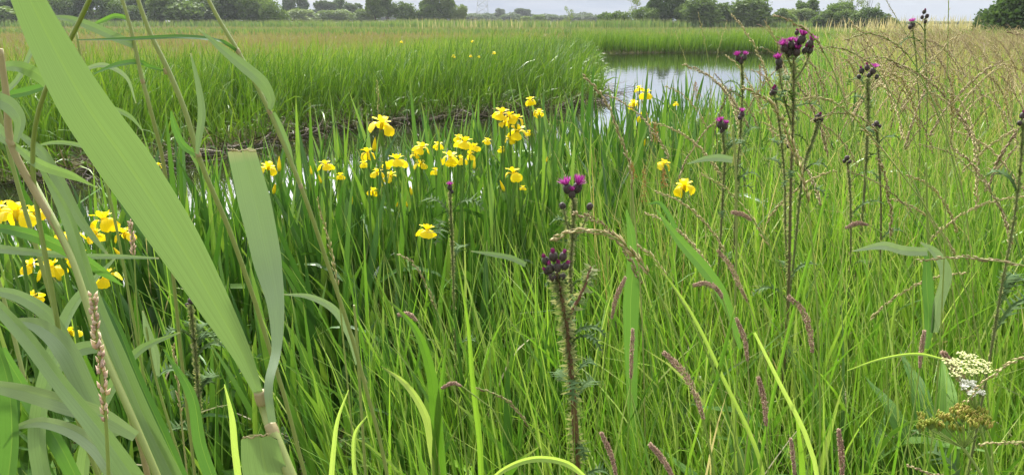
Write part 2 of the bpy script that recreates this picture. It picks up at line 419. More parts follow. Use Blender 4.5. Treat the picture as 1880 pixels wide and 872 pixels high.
def water_mat():
    m, n, l = new_mat('pond_water')
    g = n.new('ShaderNodeNewGeometry')
    mp = n.new('ShaderNodeMapping'); mp.inputs['Scale'].default_value = (2.2, 1.2, 1)
    l.new(g.outputs['Position'], mp.inputs[0])
    n1 = n.new('ShaderNodeTexNoise'); n1.inputs['Scale'].default_value = 2.0; n1.inputs['Detail'].default_value = 4
    l.new(mp.outputs[0], n1.inputs['Vector'])
    b = n.new('ShaderNodeBump'); b.inputs['Strength'].default_value = .10; b.inputs['Distance'].default_value = .02
    l.new(n1.outputs[0], b.inputs['Height'])
    p = n.new('ShaderNodeBsdfPrincipled'); p.inputs['Roughness'].default_value = .03; p.inputs['IOR'].default_value = 1.33
    p.inputs['Base Color'].default_value = (.012, .014, .007, 1)
    l.new(b.outputs[0], p.inputs['Normal'])
    o = n.new('ShaderNodeOutputMaterial'); l.new(p.outputs[0], o.inputs[0]); return m
def path_mat():
    m, n, l = new_mat('gravel_path')
    g = n.new('ShaderNodeNewGeometry'); n1 = n.new('ShaderNodeTexNoise'); n1.inputs['Scale'].default_value = 6; n1.inputs['Detail'].default_value = 8
    l.new(g.outputs['Position'], n1.inputs['Vector'])
    r = n.new('ShaderNodeValToRGB'); r.color_ramp.elements[0].color = (.30, .25, .21, 1); r.color_ramp.elements[1].color = (.46, .40, .35, 1)
    l.new(n1.outputs[0], r.inputs[0])
    p = n.new('ShaderNodeBsdfPrincipled'); p.inputs['Roughness'].default_value = .95; l.new(r.outputs[0], p.inputs['Base Color'])
    o = n.new('ShaderNodeOutputMaterial'); l.new(p.outputs[0], o.inputs[0]); return m
M['ground'] = ground_mat(); M['water'] = water_mat(); M['path'] = path_mat()
sx = np.linspace(-6.4, 6.4, 330)
g = grid_obj('ground', 3.2 * np.sinh(sx * .95), 9 + 4.2 * np.sinh(np.linspace(-4.6, 5.9, 300)), ground_z, 'ground')
tag(g, kind='structure')
w_ = grid_obj('water', np.linspace(-16, 18, 12), np.linspace(0, 43, 14), lambda x, y: np.full(x.shape, WZ), 'water')
tag(w_, kind='structure')
PATH = [(27.5,30),(27.8,40),(28.2,55),(27.5,75)]
mb = MB(); cp = catmull([(a, b, 0) for a, b in PATH], 20)
V = np.array([[(p[0] + s * 1.1, p[1], float(ground_z(p[0] + s * 1.1, p[1])) + .02) for s in (-1, -.3, .3, 1)] for p in cp])
I = np.arange(80).reshape(20, 4)
mb.add(V, np.stack([I[:-1, :-1], I[:-1, 1:], I[1:, 1:], I[1:, :-1]], -1).reshape(-1, 4))
tag(mb.build('path', 'path'), kind='structure')

# ------------------------------------------------------------------ ground cover masses
def scatter(n, y0, y1, x0r=-.76, x1r=.76, margin=1.0, pow_=2.0):
    """n points in the wedge of view between distances y0 and y1, evenly over the ground when pow_ is 2"""
    y = (rng.uniform(0, 1, n) * (y1 ** pow_ - y0 ** pow_) + y0 ** pow_) ** (1 / pow_)
    x = (rng.uniform(0, 1, n) * (x1r - x0r) + x0r) * (y + margin / .76)
    return x, y
def put(x, y, sink=.02): return np.stack([x, y, ground_z(x, y) - sink], -1)

# meadow grass on the near bank
mb = MB()
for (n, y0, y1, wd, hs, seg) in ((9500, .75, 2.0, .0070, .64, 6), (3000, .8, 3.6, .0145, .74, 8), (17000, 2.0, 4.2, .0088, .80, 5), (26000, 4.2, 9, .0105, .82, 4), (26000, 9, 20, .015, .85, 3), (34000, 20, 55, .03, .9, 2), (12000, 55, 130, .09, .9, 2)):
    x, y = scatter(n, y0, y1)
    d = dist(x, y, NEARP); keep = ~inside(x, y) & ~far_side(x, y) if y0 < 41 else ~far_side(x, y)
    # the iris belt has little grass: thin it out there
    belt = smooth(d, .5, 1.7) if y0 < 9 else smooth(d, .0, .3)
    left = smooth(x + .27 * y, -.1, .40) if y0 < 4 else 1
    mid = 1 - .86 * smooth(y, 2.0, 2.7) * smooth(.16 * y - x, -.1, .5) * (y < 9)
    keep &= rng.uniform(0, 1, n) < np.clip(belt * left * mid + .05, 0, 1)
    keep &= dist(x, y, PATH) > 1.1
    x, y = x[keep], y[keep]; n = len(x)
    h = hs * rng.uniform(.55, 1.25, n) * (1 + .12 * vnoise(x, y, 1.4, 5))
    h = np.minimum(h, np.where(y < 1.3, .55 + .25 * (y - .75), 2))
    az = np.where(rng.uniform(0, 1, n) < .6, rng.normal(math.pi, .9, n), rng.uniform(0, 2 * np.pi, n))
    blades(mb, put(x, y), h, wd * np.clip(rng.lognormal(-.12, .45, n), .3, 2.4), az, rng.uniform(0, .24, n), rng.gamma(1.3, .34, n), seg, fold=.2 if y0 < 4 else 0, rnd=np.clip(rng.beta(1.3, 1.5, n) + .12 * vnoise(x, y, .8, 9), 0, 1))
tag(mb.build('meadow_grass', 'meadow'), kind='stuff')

# thin flowering stems and seed haze over the right-hand bank
mb = MB()
for (n, y0, y1, wd) in ((2600, 2.5, 7, .0028), (7000, 7, 16, .007), (12000, 16, 36, .015), (7000, 36, 90, .035)):
    x, y = scatter(n, y0, y1, -.2, .78)
    d = dist(x, y, NEARP)
    keep = ~inside(x, y) & ~far_side(x, y) & (rng.uniform(0, 1, n) < smooth(d, .6, 2.5)) & (dist(x, y, PATH) > 1.0)
    if y0 < 7: keep &= (x > .12 * y)
    x, y = x[keep], y[keep]; n = len(x)
    h = rng.uniform(.85, 1.28, n)
    blades(mb, put(x, y), h, wd * rng.uniform(.6, 1.3, n), rng.normal(math.pi, 1.2, n), rng.uniform(.02, .3, n), rng.gamma(2.5, .35, n), 5, rnd=rng.uniform(0, 1, n), pw=5, power=3)
tag(mb.build('seeding_grass_haze', 'bank_dry'), kind='stuff')

# dead straw caught in the meadow
mb = MB()
x, y = scatter(2600, .8, 8, -.6, .76); d = dist(x, y, NEARP); keep = ~inside(x, y) & ~far_side(x, y) & (rng.uniform(0, 1, 2600) < .25 + .75 * (x > .1 * y)); x, y = x[keep], y[keep]; n = len(x)
P_ = put(x, y); P_[:, 2] += rng.uniform(0, .35, n)
blades(mb, P_, rng.uniform(.25, .65, n), rng.uniform(.002, .006, n), rng.uniform(0, 6.3, n), rng.uniform(.1, 1.3, n), rng.gamma(1.5, .4, n), 6, pw=5)
tag(mb.build('dry_straw', 'pale_reed'), kind='stuff')

# sedge and iris leaf bed across the water
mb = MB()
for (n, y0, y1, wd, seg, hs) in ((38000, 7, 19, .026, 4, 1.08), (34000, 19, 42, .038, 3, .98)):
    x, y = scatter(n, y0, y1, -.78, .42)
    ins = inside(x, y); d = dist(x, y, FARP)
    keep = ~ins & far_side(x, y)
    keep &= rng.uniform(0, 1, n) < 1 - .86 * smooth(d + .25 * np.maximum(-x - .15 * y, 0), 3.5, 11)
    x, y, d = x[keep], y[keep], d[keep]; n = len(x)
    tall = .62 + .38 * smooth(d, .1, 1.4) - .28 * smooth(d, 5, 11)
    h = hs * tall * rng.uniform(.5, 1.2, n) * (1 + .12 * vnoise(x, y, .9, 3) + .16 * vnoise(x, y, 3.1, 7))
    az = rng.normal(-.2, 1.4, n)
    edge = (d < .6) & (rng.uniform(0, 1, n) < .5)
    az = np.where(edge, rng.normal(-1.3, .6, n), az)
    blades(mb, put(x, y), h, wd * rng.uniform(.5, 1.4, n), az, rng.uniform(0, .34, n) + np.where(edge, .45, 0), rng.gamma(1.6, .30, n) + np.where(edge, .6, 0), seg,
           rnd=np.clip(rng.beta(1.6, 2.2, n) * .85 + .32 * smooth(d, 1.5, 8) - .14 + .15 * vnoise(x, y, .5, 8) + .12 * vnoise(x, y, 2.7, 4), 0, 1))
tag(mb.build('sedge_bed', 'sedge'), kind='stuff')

# the far side of the pool and the open marsh behind it
mb = MB()
x = rng.uniform(3.5, 30, 26000); y = rng.uniform(39, 48, 26000)
keep = ~inside(x, y) & far_side(x, y) & (rng.uniform(0, 1, 26000) < np.where(y > 44, .4, 1)); x, y = x[keep], y[keep]; n = len(x)
blades(mb, put(x, y), (1 + .12 * vnoise(x, y, 1.1, 3) + .1 * vnoise(x, y, .3, 5)) * rng.uniform(.6, 1.15, n), .04 * rng.uniform(.5, 1.4, n), rng.uniform(0, 6.3, n), rng.uniform(0, .15, n), rng.gamma(2, .15, n), 3, rnd=np.clip(rng.beta(2, 2.5, n) * .8, 0, 1))
tag(mb.build('pool_edge_sedge', 'sedge'), kind='stuff')
mb = MB()
for (n, y0, y1, wd, hs) in ((22000, 10, 26, .014, .72), (44000, 20, 60, .040, .62), (36000, 60, 150, .13, .6)):
    x, y = scatter(n, y0, y1, -.8, .8)
    d = dist(x, y, FARP)
    keep = ~inside(x, y) & (far_side(x, y) | (y > 62)) & (d > 2.5) & (rng.uniform(0, 1, n) < smooth(d, 2.5, 9))
    keep &= dist(x, y, PATH) > 1.3
    keep &= (x < .3 * y) | (y > 42)
    x, y = x[keep], y[keep]; n = len(x)
    blades(mb, put(x, y), hs * rng.uniform(.5, 1.2, n), wd * rng.uniform(.5, 1.4, n), rng.uniform(0, 6.3, n), rng.uniform(0, .3, n), rng.gamma(2, .25, n), 3 if y0 < 60 else 2,
           rnd=np.clip(rng.beta(2, 2, n) + .35 * vnoise(x, y, .12, 4) + .12 * smooth(-x - y * .1, 0, 20), 0, 1))
tag(mb.build('marsh_field_grass', 'field'), kind='stuff')

# reed fringe in front of the trees
mb = MB()
n = 15000
x = rng.uniform(-150, 60, n); y = rng.uniform(118, 130, n) + 14 * smooth(-x, -20, 60)
blades(mb, put(x, y), rng.uniform(1.1, 1.75, n) * (1 + .15 * vnoise(x, y, .1, 3)), .22 * rng.uniform(.5, 1.3, n), rng.uniform(0, 6.3, n), rng.uniform(0, .1, n), rng.gamma(2, .1, n), 2)
n = 9000
x = rng.uniform(-60, 40, n); y = rng.uniform(76, 84, n)
blades(mb, put(x, y), rng.uniform(.5, .95, n), .14 * rng.uniform(.5, 1.3, n), rng.uniform(0, 6.3, n), rng.uniform(0, .1, n), rng.gamma(2, .1, n), 2)
tag(mb.build('reed_fringe', 'far_reed'), kind='stuff')
mb = MB()
for (cx, cy, sx_, sy_, hh, n) in ((33, 62, 4, 2, 1.9, 500), (42, 72, 5, 3, 1.5, 260), (-8, 116, 6, 2, 2.0, 60), (-1, 112, 5, 2, 1.8, 50)):
    x = rng.normal(cx, sx_, n); y = rng.normal(cy, sy_, n)
    blades(mb, put(x, y), hh * rng.uniform(.6, 1.1, n), np.full(n, .07), rng.uniform(0, 6.3, n), rng.uniform(0, .12, n), rng.gamma(2, .12, n), 3, pw=4)
tag(mb.build('pale_dead_reeds', 'pale_reed'), kind='stuff')

# dead reed litter along the foot of the sedge bed
mb = MB()
seg = catmull([(a, b, 0) for a, b in FAR_EDGE[1:8]], 200)
n = 1300
k = (rng.uniform(0, 1, n) ** 1.0 * 190).astype(int)
c = seg[k]; x = c[:, 0] + rng.normal(.0, .25, n); y = c[:, 1] - .10 + rng.normal(.0, .22, n)
z = np.maximum(ground_z(x, y), WZ) + rng.uniform(0, .10, n)
blades(mb, np.stack([x, y, z], -1), rng.uniform(.15, .6, n), rng.uniform(.005, .016, n), rng.uniform(0, 6.3, n), rng.normal(1.45, .22, n), rng.normal(.0, .3, n), 3, pw=6)
n = 260
k = (rng.uniform(0, 1, n) * 150).astype(int); c = seg[k]
x = c[:, 0] + rng.normal(.1, .2, n); y = c[:, 1] + .05 + rng.normal(.0, .15, n)
blades(mb, np.stack([x, y, ground_z(x, y)], -1), rng.uniform(.2, .65, n), rng.uniform(.006, .014, n), rng.uniform(0, 6.3, n), rng.uniform(.1, .9, n), rng.gamma(2, .3, n), 4, pw=6)
tag(mb.build('dead_reed_litter', 'dead'), kind='stuff')

# low leafy undergrowth under the tall grass
mb = MB()
x, y = scatter(20000, .8, 6, -.75, .76); keep = ~inside(x, y) & ~far_side(x, y); x, y = x[keep], y[keep]; n = len(x)
P_ = put(x, y); P_[:, 2] += rng.uniform(0, .3, n)
blades(mb, P_, rng.uniform(.05, .16, n), rng.uniform(.012, .035, n), rng.uniform(0, 6.3, n), rng.uniform(.3, 1.2, n), rng.gamma(2, .3, n), 4, fold=.3, pw=3, base_w=.15)
tag(mb.build('low_undergrowth', 'dock_leaf'), kind='stuff')

# broad leaves of the waterside plants standing among the irises
mb = MB()
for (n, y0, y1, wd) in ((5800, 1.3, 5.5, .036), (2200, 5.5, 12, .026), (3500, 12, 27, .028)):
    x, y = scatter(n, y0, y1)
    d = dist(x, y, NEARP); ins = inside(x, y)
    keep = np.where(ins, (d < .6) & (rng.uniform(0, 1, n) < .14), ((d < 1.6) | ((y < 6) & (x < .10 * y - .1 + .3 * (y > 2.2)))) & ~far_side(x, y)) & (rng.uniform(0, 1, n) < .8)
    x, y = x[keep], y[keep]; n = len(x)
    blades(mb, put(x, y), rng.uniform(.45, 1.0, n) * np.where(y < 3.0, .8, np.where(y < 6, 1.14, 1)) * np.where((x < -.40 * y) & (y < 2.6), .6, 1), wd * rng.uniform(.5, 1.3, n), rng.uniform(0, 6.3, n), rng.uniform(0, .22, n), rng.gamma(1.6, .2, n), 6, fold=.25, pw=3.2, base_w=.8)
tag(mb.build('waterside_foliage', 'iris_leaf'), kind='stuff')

# ------------------------------------------------------------------ yellow irises
def iris_fan_mesh(seed, nl):
    r = np.random.default_rng(seed); mb = MB()
    az0 = r.uniform(0, np.pi)
    for i in range(nl):
        s = (i - (nl - 1) / 2) / nl
        a = az0 if s > 0 else az0 + np.pi
        ln = abs(s) * .55 + r.uniform(0, .06)
        H = r.uniform(.78, 1.12) * (1 - .35 * abs(s))
        bend = r.gamma(1.5, .12) + (r.uniform(1.2, 2.2) if r.uniform() < .10 else 0)
        p = np.array([[math.cos(az0) * s * .10, math.sin(az0) * s * .10, -.05]])
        blades(mb, p, np.array([H]), np.array([r.uniform(.022, .034)]), np.array([a + r.normal(0, .25)]), np.array([ln]), np.array([bend]), 10,
               phi=np.array([r.uniform(-1.5, 1.5)]), rnd=np.array([r.uniform()]), fold=.18, pw=4.0, power=2.2 if bend > 1 else 1.4, base_w=.9)
    return mb
PROTO = []
for i in range(8):
    o = iris_fan_mesh(100 + i, 6 + i % 4).build('leaves', 'iris_leaf')
    PROTO.append(o.data); bpy.data.objects.remove(o)

def petal_mesh(mb, L, Wd, droop, az, lift=0.0, rise=.9, seed=0):
    """iris petal: rises from the centre then arches out and down"""
    n, m = 9, 7
    t = np.linspace(0, 1, n); th = rise - droop * smooth(t, .12, .75)      # slope angle above horizontal
    ds = L / (n - 1)
    hx = np.concatenate([[0], np.cumsum(np.cos((th[1:] + th[:-1]) / 2) * ds)]); hz = np.concatenate([[0], np.cumsum(np.sin((th[1:] + th[:-1]) / 2) * ds)])
    w = Wd * (.16 + .84 * smooth(t, .2, .62)) * np.sqrt(np.clip(1 - ((t - .66) / .36).clip(0) ** 2, .03, 1)) / 2
    us = np.linspace(-1, 1, m)
    r = np.random.default_rng(seed)
    V = np.zeros((n, m, 3)); ru = r.normal(0, .06, (n, m))
    out_ = hx[:, None] + 0 * us; zz = hz[:, None] - np.abs(us)[None] ** 2 * w[:, None] * .35 * (droop > 1) + ru * w[:, None] * t[:, None] * 1.6 + lift
    sid = us[None] * w[:, None]
    V[..., 0] = out_ * math.cos(az) - sid * math.sin(az); V[..., 1] = out_ * math.sin(az) + sid * math.cos(az); V[..., 2] = zz
    I = np.arange(n * m).reshape(n, m)
    mb.add(V, np.stack([I[:-1, :-1], I[:-1, 1:], I[1:, 1:], I[1:, :-1]], -1).reshape(-1, 4), np.repeat(t, m), np.tile(us, n), r.uniform())
FL = []
for v in range(4):
    falls = []
    for k in range(3):
        mb = MB(); petal_mesh(mb, .074, .058, 2.05 + .28 * (v % 3), 0, rise=.75, seed=v * 10 + k)
        o = mb.build('petal', 'iris_petal'); falls.append(o.data); bpy.data.objects.remove(o)
    mb = MB()
    for k in range(3):
        petal_mesh(mb, .042, .022, .3, math.pi / 3 + k * 2.094, rise=1.25, seed=v * 7 + k)       # standards
        petal_mesh(mb, .048, .024, .9, k * 2.094, lift=.006, rise=1.05, seed=v * 9 + k)         # style arms
    tube(mb, [(0, 0, -.012), (0, 0, .0), (0, 0, .018)], [.005, .008, .006], 8)
    o = mb.build('flower', 'iris_petal'); FL.append((o.data, falls)); bpy.data.objects.remove(o)
def bud_mesh(name, L, r, mat, tw=0):
    mb = MB(); n, m = 9, 8
    for i in range(1):
        P = [(0, 0, L * k) for k in np.linspace(0, 1, 6)]
        tube(mb, P, [r * .6, r, r * .95, r * .75, r * .45, r * .08], m, 12)
    o = mb.build(name, mat); d = o.data; bpy.data.objects.remove(o); return d
BUD = bud_mesh('bud', .062, .0085, 'iris_bud'); SPA = bud_mesh('spathe', .075, .0085, 'spathe'); WITH = bud_mesh('withered_flower', .035, .009, 'iris_withered')
def link(name, data, parent, loc=(0, 0, 0), rot=(0, 0, 0), sc=1.0):
    o = bpy.data.objects.new(name, data); COL.objects.link(o); o.parent = parent
    o.location = loc; o.rotation_euler = rot; o.scale = (sc,) * 3 if np.isscalar(sc) else sc
    return o
def iris(px, py, w, label, kind='open', D=None, extra=0, leaves=True, group='yellow irises in flower'):
    D = D or (min(max(.072 * F / w, 1.65), 2.0) if px < 300 else min(max(.072 * F / w, 2.2), 3.15) if px < 1050 else min(max(.078 * F / w, 1.7), 24))
    top = W(px, py, D); sc = w * D / F / (.080 if px < 300 else .087) * random.uniform(.9, 1.1)
    if kind in ('bud', 'withered'): sc = min(sc * 1.9, 1.15)
    bx, by = top[0] + random.uniform(-.09, .09), top[1] + random.uniform(-.05, .15)
    bz = float(ground_z(bx, by))
    root = empty('yellow_iris', (bx, by, bz), label, 'iris', group)
    loc = top - np.array([bx, by, bz]); loc[2] -= .012 * sc
    mb = MB()
    mid = loc * .5 + np.array([random.uniform(-.02, .02), random.uniform(-.02, .02), 0])
    tube(mb, [(0, 0, -.05), mid, loc * np.array([.96, .96, .9]), loc], [.006, .005, .004, .0035], 7, 16)
    mb.build('stalk', 'iris_stalk', root)
    if leaves and D < 12:
        link('leaves', random.choice(PROTO), root, (random.uniform(-.05, .05), random.uniform(.06, .16), 0), (0, 0, random.uniform(0, 6.3)), random.uniform(.85, 1.0) * (.68 if px < 300 else .92))
    def head(kind, loc, sc, tilt=(0, 0)):
        rz = random.uniform(0, 2.09)
        if kind == 'open':
            d, falls = random.choice(FL)
            h = link('flower', d, root, loc, (tilt[0], tilt[1], rz), sc)
            for k, f in enumerate(falls):
                link('petal', f, h, (0, 0, 0), (0, 0, k * 2.094 + random.uniform(-.15, .15)), random.uniform(.9, 1.05))
            link('spathe', SPA, root, loc - np.array([0, 0, .07 * sc]), (tilt[0] + .1, tilt[1], 0), (sc * .8, sc * .8, sc * .95))
        elif kind == 'bud':
            link('bud', BUD, root, loc, (tilt[0] + random.uniform(-.15, .15), tilt[1], rz), sc)
            link('spathe', SPA, root, loc - np.array([0, 0, .055 * sc]), (tilt[0], tilt[1], 0), sc * .9)
        else:
            link('withered_flower', WITH, root, loc, (.6, .3, rz), sc)
            link('spathe', SPA, root, loc - np.array([0, 0, .06 * sc]), (tilt[0], tilt[1], 0), sc * .9)
    head(kind, loc, sc, (random.uniform(-.25, .25), random.uniform(-.25, .25)))
    for e in range(extra):
        a = random.choice((-1, 1))
        l2 = loc + np.array([a * random.uniform(.02, .045) * sc, random.uniform(-.02, .03), -random.uniform(.05, .10)]) 
        mb = MB(); tube(mb, [loc * np.array([.9, .9, .8]), l2], [.003, .0025], 6, 5); mb.build('side_stalk', 'iris_stalk', root)
        head('bud' if (kind == 'bud' or e % 2 == 0) else 'withered', l2, min(sc, 1) * .9, (random.uniform(-.3, .3), a * .3))
    return root
IR = [
 (700,226,42,'tall yellow iris standing highest above the dark channel, with a closed bud beside it','open',1),
 (675,280,34,'yellow iris flower with dark veined throat just below and left of the tallest iris','open',0),
 (728,293,36,'yellow iris flower right below the tallest iris, its falls facing the camera','open',0),
 (692,316,25,'small yellow iris bloom under the veined one, half hidden by a leaf','open',1),
 (718,322,26,'yellow iris bloom tucked under the wide one left of the channel water','open',0),
 (684,350,22,'drooping yellow iris bloom seen edge on low in the left of the middle cluster','open',0),
 (643,374,16,'narrow yellow iris bud low beside the bright water patch','bud',0),
 (598,302,26,'yellow iris flower on the left rim of the middle cluster against dark water','open',1),
 (625,322,18,'half-open yellow iris behind a bending leaf, next to the left rim flower','open',0),
 (572,318,12,'orange-tipped iris bud at the far left of the middle cluster','bud',0),
 (756,355,14,'yellow iris bud with a withered bloom under it, above the lone pale iris','bud',1),
 (783,422,42,'pale yellow iris opening sideways, alone and lowest in the middle','open',0),
 (728,378,9,'slim yellow iris bud left of the bud with a withered bloom','bud',0),
 (773,270,28,'yellow iris flower right of the channel gap, upper of a stacked pair','open',0),
 (772,300,26,'yellow iris flower right of the channel gap, lower of a stacked pair','open',0),
 (800,313,20,'square-looking yellow iris bloom beside the stacked pair','open',0),
 (804,266,20,'half-open yellow iris with a tall pointed bud, behind the stacked pair','open',1),
 (852,260,38,'dense ruffled yellow iris just left of the big centre clump','open',1),
 (872,269,20,'small yellow iris touching the ruffled one on its right','open',0),
 (826,288,36,'broad yellow iris with hanging falls below the ruffled one','open',0),
 (846,292,26,'yellow iris sharing the row below the ruffled one, right-hand bloom','open',0),
 (894,258,15,'little yellow iris between the ruffled one and the centre clump','open',0),
 (920,207,30,'topmost yellow iris of the big centre clump','open',0),
 (936,212,24,'yellow iris close behind the topmost of the centre clump','open',0),
 (948,217,26,'yellow iris on the right shoulder of the centre clump','open',0),
 (950,240,31,'widest yellow iris in the heart of the centre clump','open',0),
 (936,254,22,'yellow iris hanging under the widest one of the centre clump','open',0),
 (921,273,15,'single small yellow iris at the foot of the centre clump','open',0),
 (972,243,16,'yellow iris on the right flank of the centre clump behind leaves','open',0),
 (942,317,34,'rounded yellow iris with a red-brown throat, alone below the centre clump','open',1),
 (960,344,14,'crumpled yellow iris just below the rounded one with the brown throat','open',0),
 (974,184,20,'yellow iris with an upright petal between two tall leaves above the centre clump','open',1),
 (990,206,19,'yellow iris behind tall leaves, right of the upright-petalled one','open',0),
 (841,252,20,'yellow iris peeping over the ruffled one from its left','open',0),
 (862,284,22,'yellow iris squeezed between the ruffled one and its hanging neighbour','open',0),
 (709,302,20,'yellow iris between the two blooms under the tallest iris','open',0),
 (762,284,16,'small yellow iris at the left of the stacked pair','open',0),
 (927,224,22,'ragged yellow iris filling the middle of the centre clump','open',0),
 (668,300,16,'half-wilted yellow iris below the veined flower','open',0),
 (0,384,46,'yellow iris cut off by the left edge of the picture','open',0),
 (128,432,40,'yellow iris above and behind the one crossed by the flat leaf','open',0),
 (175,430,30,'yellow iris peeking out under the reed stems near the widest leaf','open',0),
 (1003,296,9,'lone yellow bud in front of a pale curved leaf right of the clump','bud',0),
 (1186,171,26,'yellow iris nearest the bright pool, right of a close pair','open',0),
 (1174,162,17,'yellow iris nearest the bright pool, left of a close pair','open',1),
 (1163,190,19,'short yellow iris left of and below the poolside pair','open',0),
 (1181,213,22,'yellow iris with drooping falls below the poolside pair','open',1),
 (1182,266,13,'opening yellow iris bud in the grass midway between pool and foreground','bud',1),
 (1218,300,27,'yellow iris beside reddish sorrel, upper of the two in the right grass','open',1),
 (1257,340,37,'spiky yellow iris in open grass, lowest and furthest right of the full blooms','open',0),
 (1241,190,9,'tiny yellow iris glimpsed in grass right of the poolside pair','open',0),
 (28,388,58,'large yellow iris at the left edge of the picture, falls wide open','open',0),
 (64,388,34,'narrow upright yellow iris right beside the large left-edge bloom','open',1),
 (190,402,48,'yellow iris framed by reed stems above the broad leaf, left of it','open',0),
 (228,428,32,'ragged yellow iris partly behind the widest reed leaf','open',1),
 (112,448,54,'yellow iris crossed by a long flat reed leaf','open',1),
 (142,470,34,'yellow iris bloom just right of the one crossed by the flat leaf','open',0),
 (95,490,50,'yellow iris below the long flat leaf, petals lying over each other','open',0),
 (56,486,36,'yellow iris bloom low at left with reed leaf over half of it','open',0),
 (196,505,40,'yellow iris with spread petals under the flat leaf, closest to the pinkish plume','open',0),
 (62,543,32,'withering yellow iris with an orange petal near the left edge','open',1),
 (130,608,30,'lowest yellow iris on the left, behind the pink grass plume','open',0),
 (289,303,14,'small yellow iris seen past the right rim of the widest reed leaf','open',0),
 (492,306,32,'yellow iris between the cut leaf and the dark water','open',1),
 (512,310,20,'folded yellow iris with an orange bud right of the cut leaf','bud',1),
]
for (px, py, w, lab, kind, ex) in IR:
    iris(px, py, w, lab, kind, extra=ex, D=4.6 if (px > 1050 and w < 24) else None)
for (px, py, w, lab) in ((737,77,5,'tiny yellow iris farthest out in the sedge bed, left of the others'),(833,103,7,'brightest yellow iris dot in the far sedge bed'),(864,103,6,'yellow iris dot right of the brightest in the far sedge bed'),(879,104,5,'faint yellow iris dot in a row of three in the far sedge bed'),(907,97,6,'rightmost yellow iris dot in the far sedge bed'),(868,76,5,'orange-yellow iris dot high in the far sedge bed')):
    iris(px, py, w, lab, 'open', D=15.5 if py > 90 else 21, leaves=False, group='distant irises in the sedge bed')

# leafy irises without flowers, one thing each
rows = []
x, y = scatter(6000, 1.7, 13, -.74, .74)
d = dist(x, y, NEARP); ins = inside(x, y)
lf = x < .13 * y - .1                                  # the dark leafy corner, left
wish = np.where(ins, (d < .7) * .22, np.where(d < 1.9, 1.0, np.where(lf & (y < 5.5), .85, 0))) * ~far_side(x, y) + np.where(ins & (d < .3), .3, 0)
wish *= np.where(y > 6, .7, 1) * np.where(x > .3 * y, .5, 1)
keep = rng.uniform(0, 1, 6000) < wish
pts = [(a, b) for a, b in zip(x[keep], y[keep])]
sel = []
for p in pts:
    if all((p[0] - q[0]) ** 2 + (p[1] - q[1]) ** 2 > (.15 + .018 * p[1]) ** 2 for q in sel): sel.append(p)
    if len(sel) >= 290: break
LEAFLABELS = lambda X, Y: ('clump of dark sword-shaped iris leaves in the shady lower left' if X < -.25 * Y and Y < 3.6 else
   'clump of upright iris leaves in front of the channel, left of the centre blooms' if X < -.02 * Y else
   'clump of upright iris leaves on the bank right of the centre blooms' if Y < 6 else 'distant clump of iris leaves along the narrowing water')
for p in sel:
    lab = LEAFLABELS(*p)
    root = empty('iris_plant', (p[0], p[1], float(ground_z(*p))), lab, 'iris plant', lab.replace('clump of ', 'clumps of '), random.uniform(0, 6.3))
    s = random.uniform(.80, 1.04) * (.84 if p[1] < 2.7 else 1.16 if p[1] < 5.5 and p[0] < 0 else 1) * (.66 if p[0] < -.40 * p[1] and p[1] < 2.6 else 1) * (1.28 if 0 < p[0] < .25 * p[1] and p[1] > 3 else 1)
    link('leaves', random.choice(PROTO), root, sc=s)

# ------------------------------------------------------------------ seeding grasses
def spikelets(mb, S, n, L, wd, spread, r, r0=0.0):
    """n slender spikelets laid along the axis points S"""
    T = norm(np.gradient(S, axis=0)); idx = np.linspace(r0 * (len(S) - 1), len(S) - 1, n)
    for j, s in enumerate(idx):
        i = int(min(s, len(S) - 2)); f = s - i
        p = S[i] * (1 - f) + S[i + 1] * f; t = T[i]
        k = norm(np.cross(t, r.normal(0, 1, 3)))
        taper = 1 - .5 * (j / n)
        d = norm(t + k * spread * r.uniform(.5, 1.4)); b = norm(np.cross(d, k + .01)); c = np.cross(d, b)
        l = L * r.uniform(.7, 1.2) * taper; w = wd * r.uniform(.7, 1.2)
        o = p + k * w * .7
        V = [o, o + d * l * .35 + b * w, o + d * l * .35 + c * w, o + d * l * .35 - b * w, o + d * l * .35 - c * w, o + d * l]
        mb.add(V, np.array([[0,2,1],[0,3,2],[0,4,3],[0,1,4],[5,1,2],[5,2,3],[5,3,4],[5,4,1]]), [0,.35,.35,.35,.35,1], .5, r.uniform())
def grass_proto(seed, head='seed_brown', H=1.15, open_=.35):
    r = np.random.default_rng(seed)
    root = bpy.data.objects.new('seed_grass', None); COL.objects.link(root)
    lean = r.uniform(.04, .22); bend = r.uniform(.5, 1.35); n = 26
    t = np.linspace(0, 1, n); th = lean + bend * t ** 4; ds = H / (n - 1)
    X = np.concatenate([[0], np.cumsum(np.sin(th[1:]) * ds)]); Z = np.concatenate([[0], np.cumsum(np.cos(th[1:]) * ds)])
    S = np.stack([X, np.zeros(n), Z], -1)
    mb = MB(); tube(mb, S[::3], np.linspace(.0014, .0006, 9), 4, 18, cap=False); mb.build('stem', 'culm', root)
    mb = MB(); spikelets(mb, S[int(n * .70):], 90, .021, .0034, open_ * .8, r); 
    tube(mb, S[int(n * .74):], [.0008, .0005], 4, 8, cap=False)
    mb.build('seed_head', head, root)
    mb = MB()
    for k in range(2):
        i = int(n * r.uniform(.2, .55))
        blades(mb, S[i][None], np.array([r.uniform(.15, .3)]), np.array([.006]), np.array([r.uniform(0, 6.3)]), np.array([r.uniform(.2, .6)]), np.array([r.uniform(.4, 1.5)]), 7)
    mb.build('leaf', 'meadow', root)
    return root
protos = [grass_proto(300 + i, 'seed_brown' if i % 2 else 'seed_tan', H=1.25 + .035 * i, open_=.25 + .04 * i) for i in range(8)]
x, y = scatter(2500, 1.9, 9.0, -.1, .74, pow_=1.3)
d = dist(x, y, NEARP)
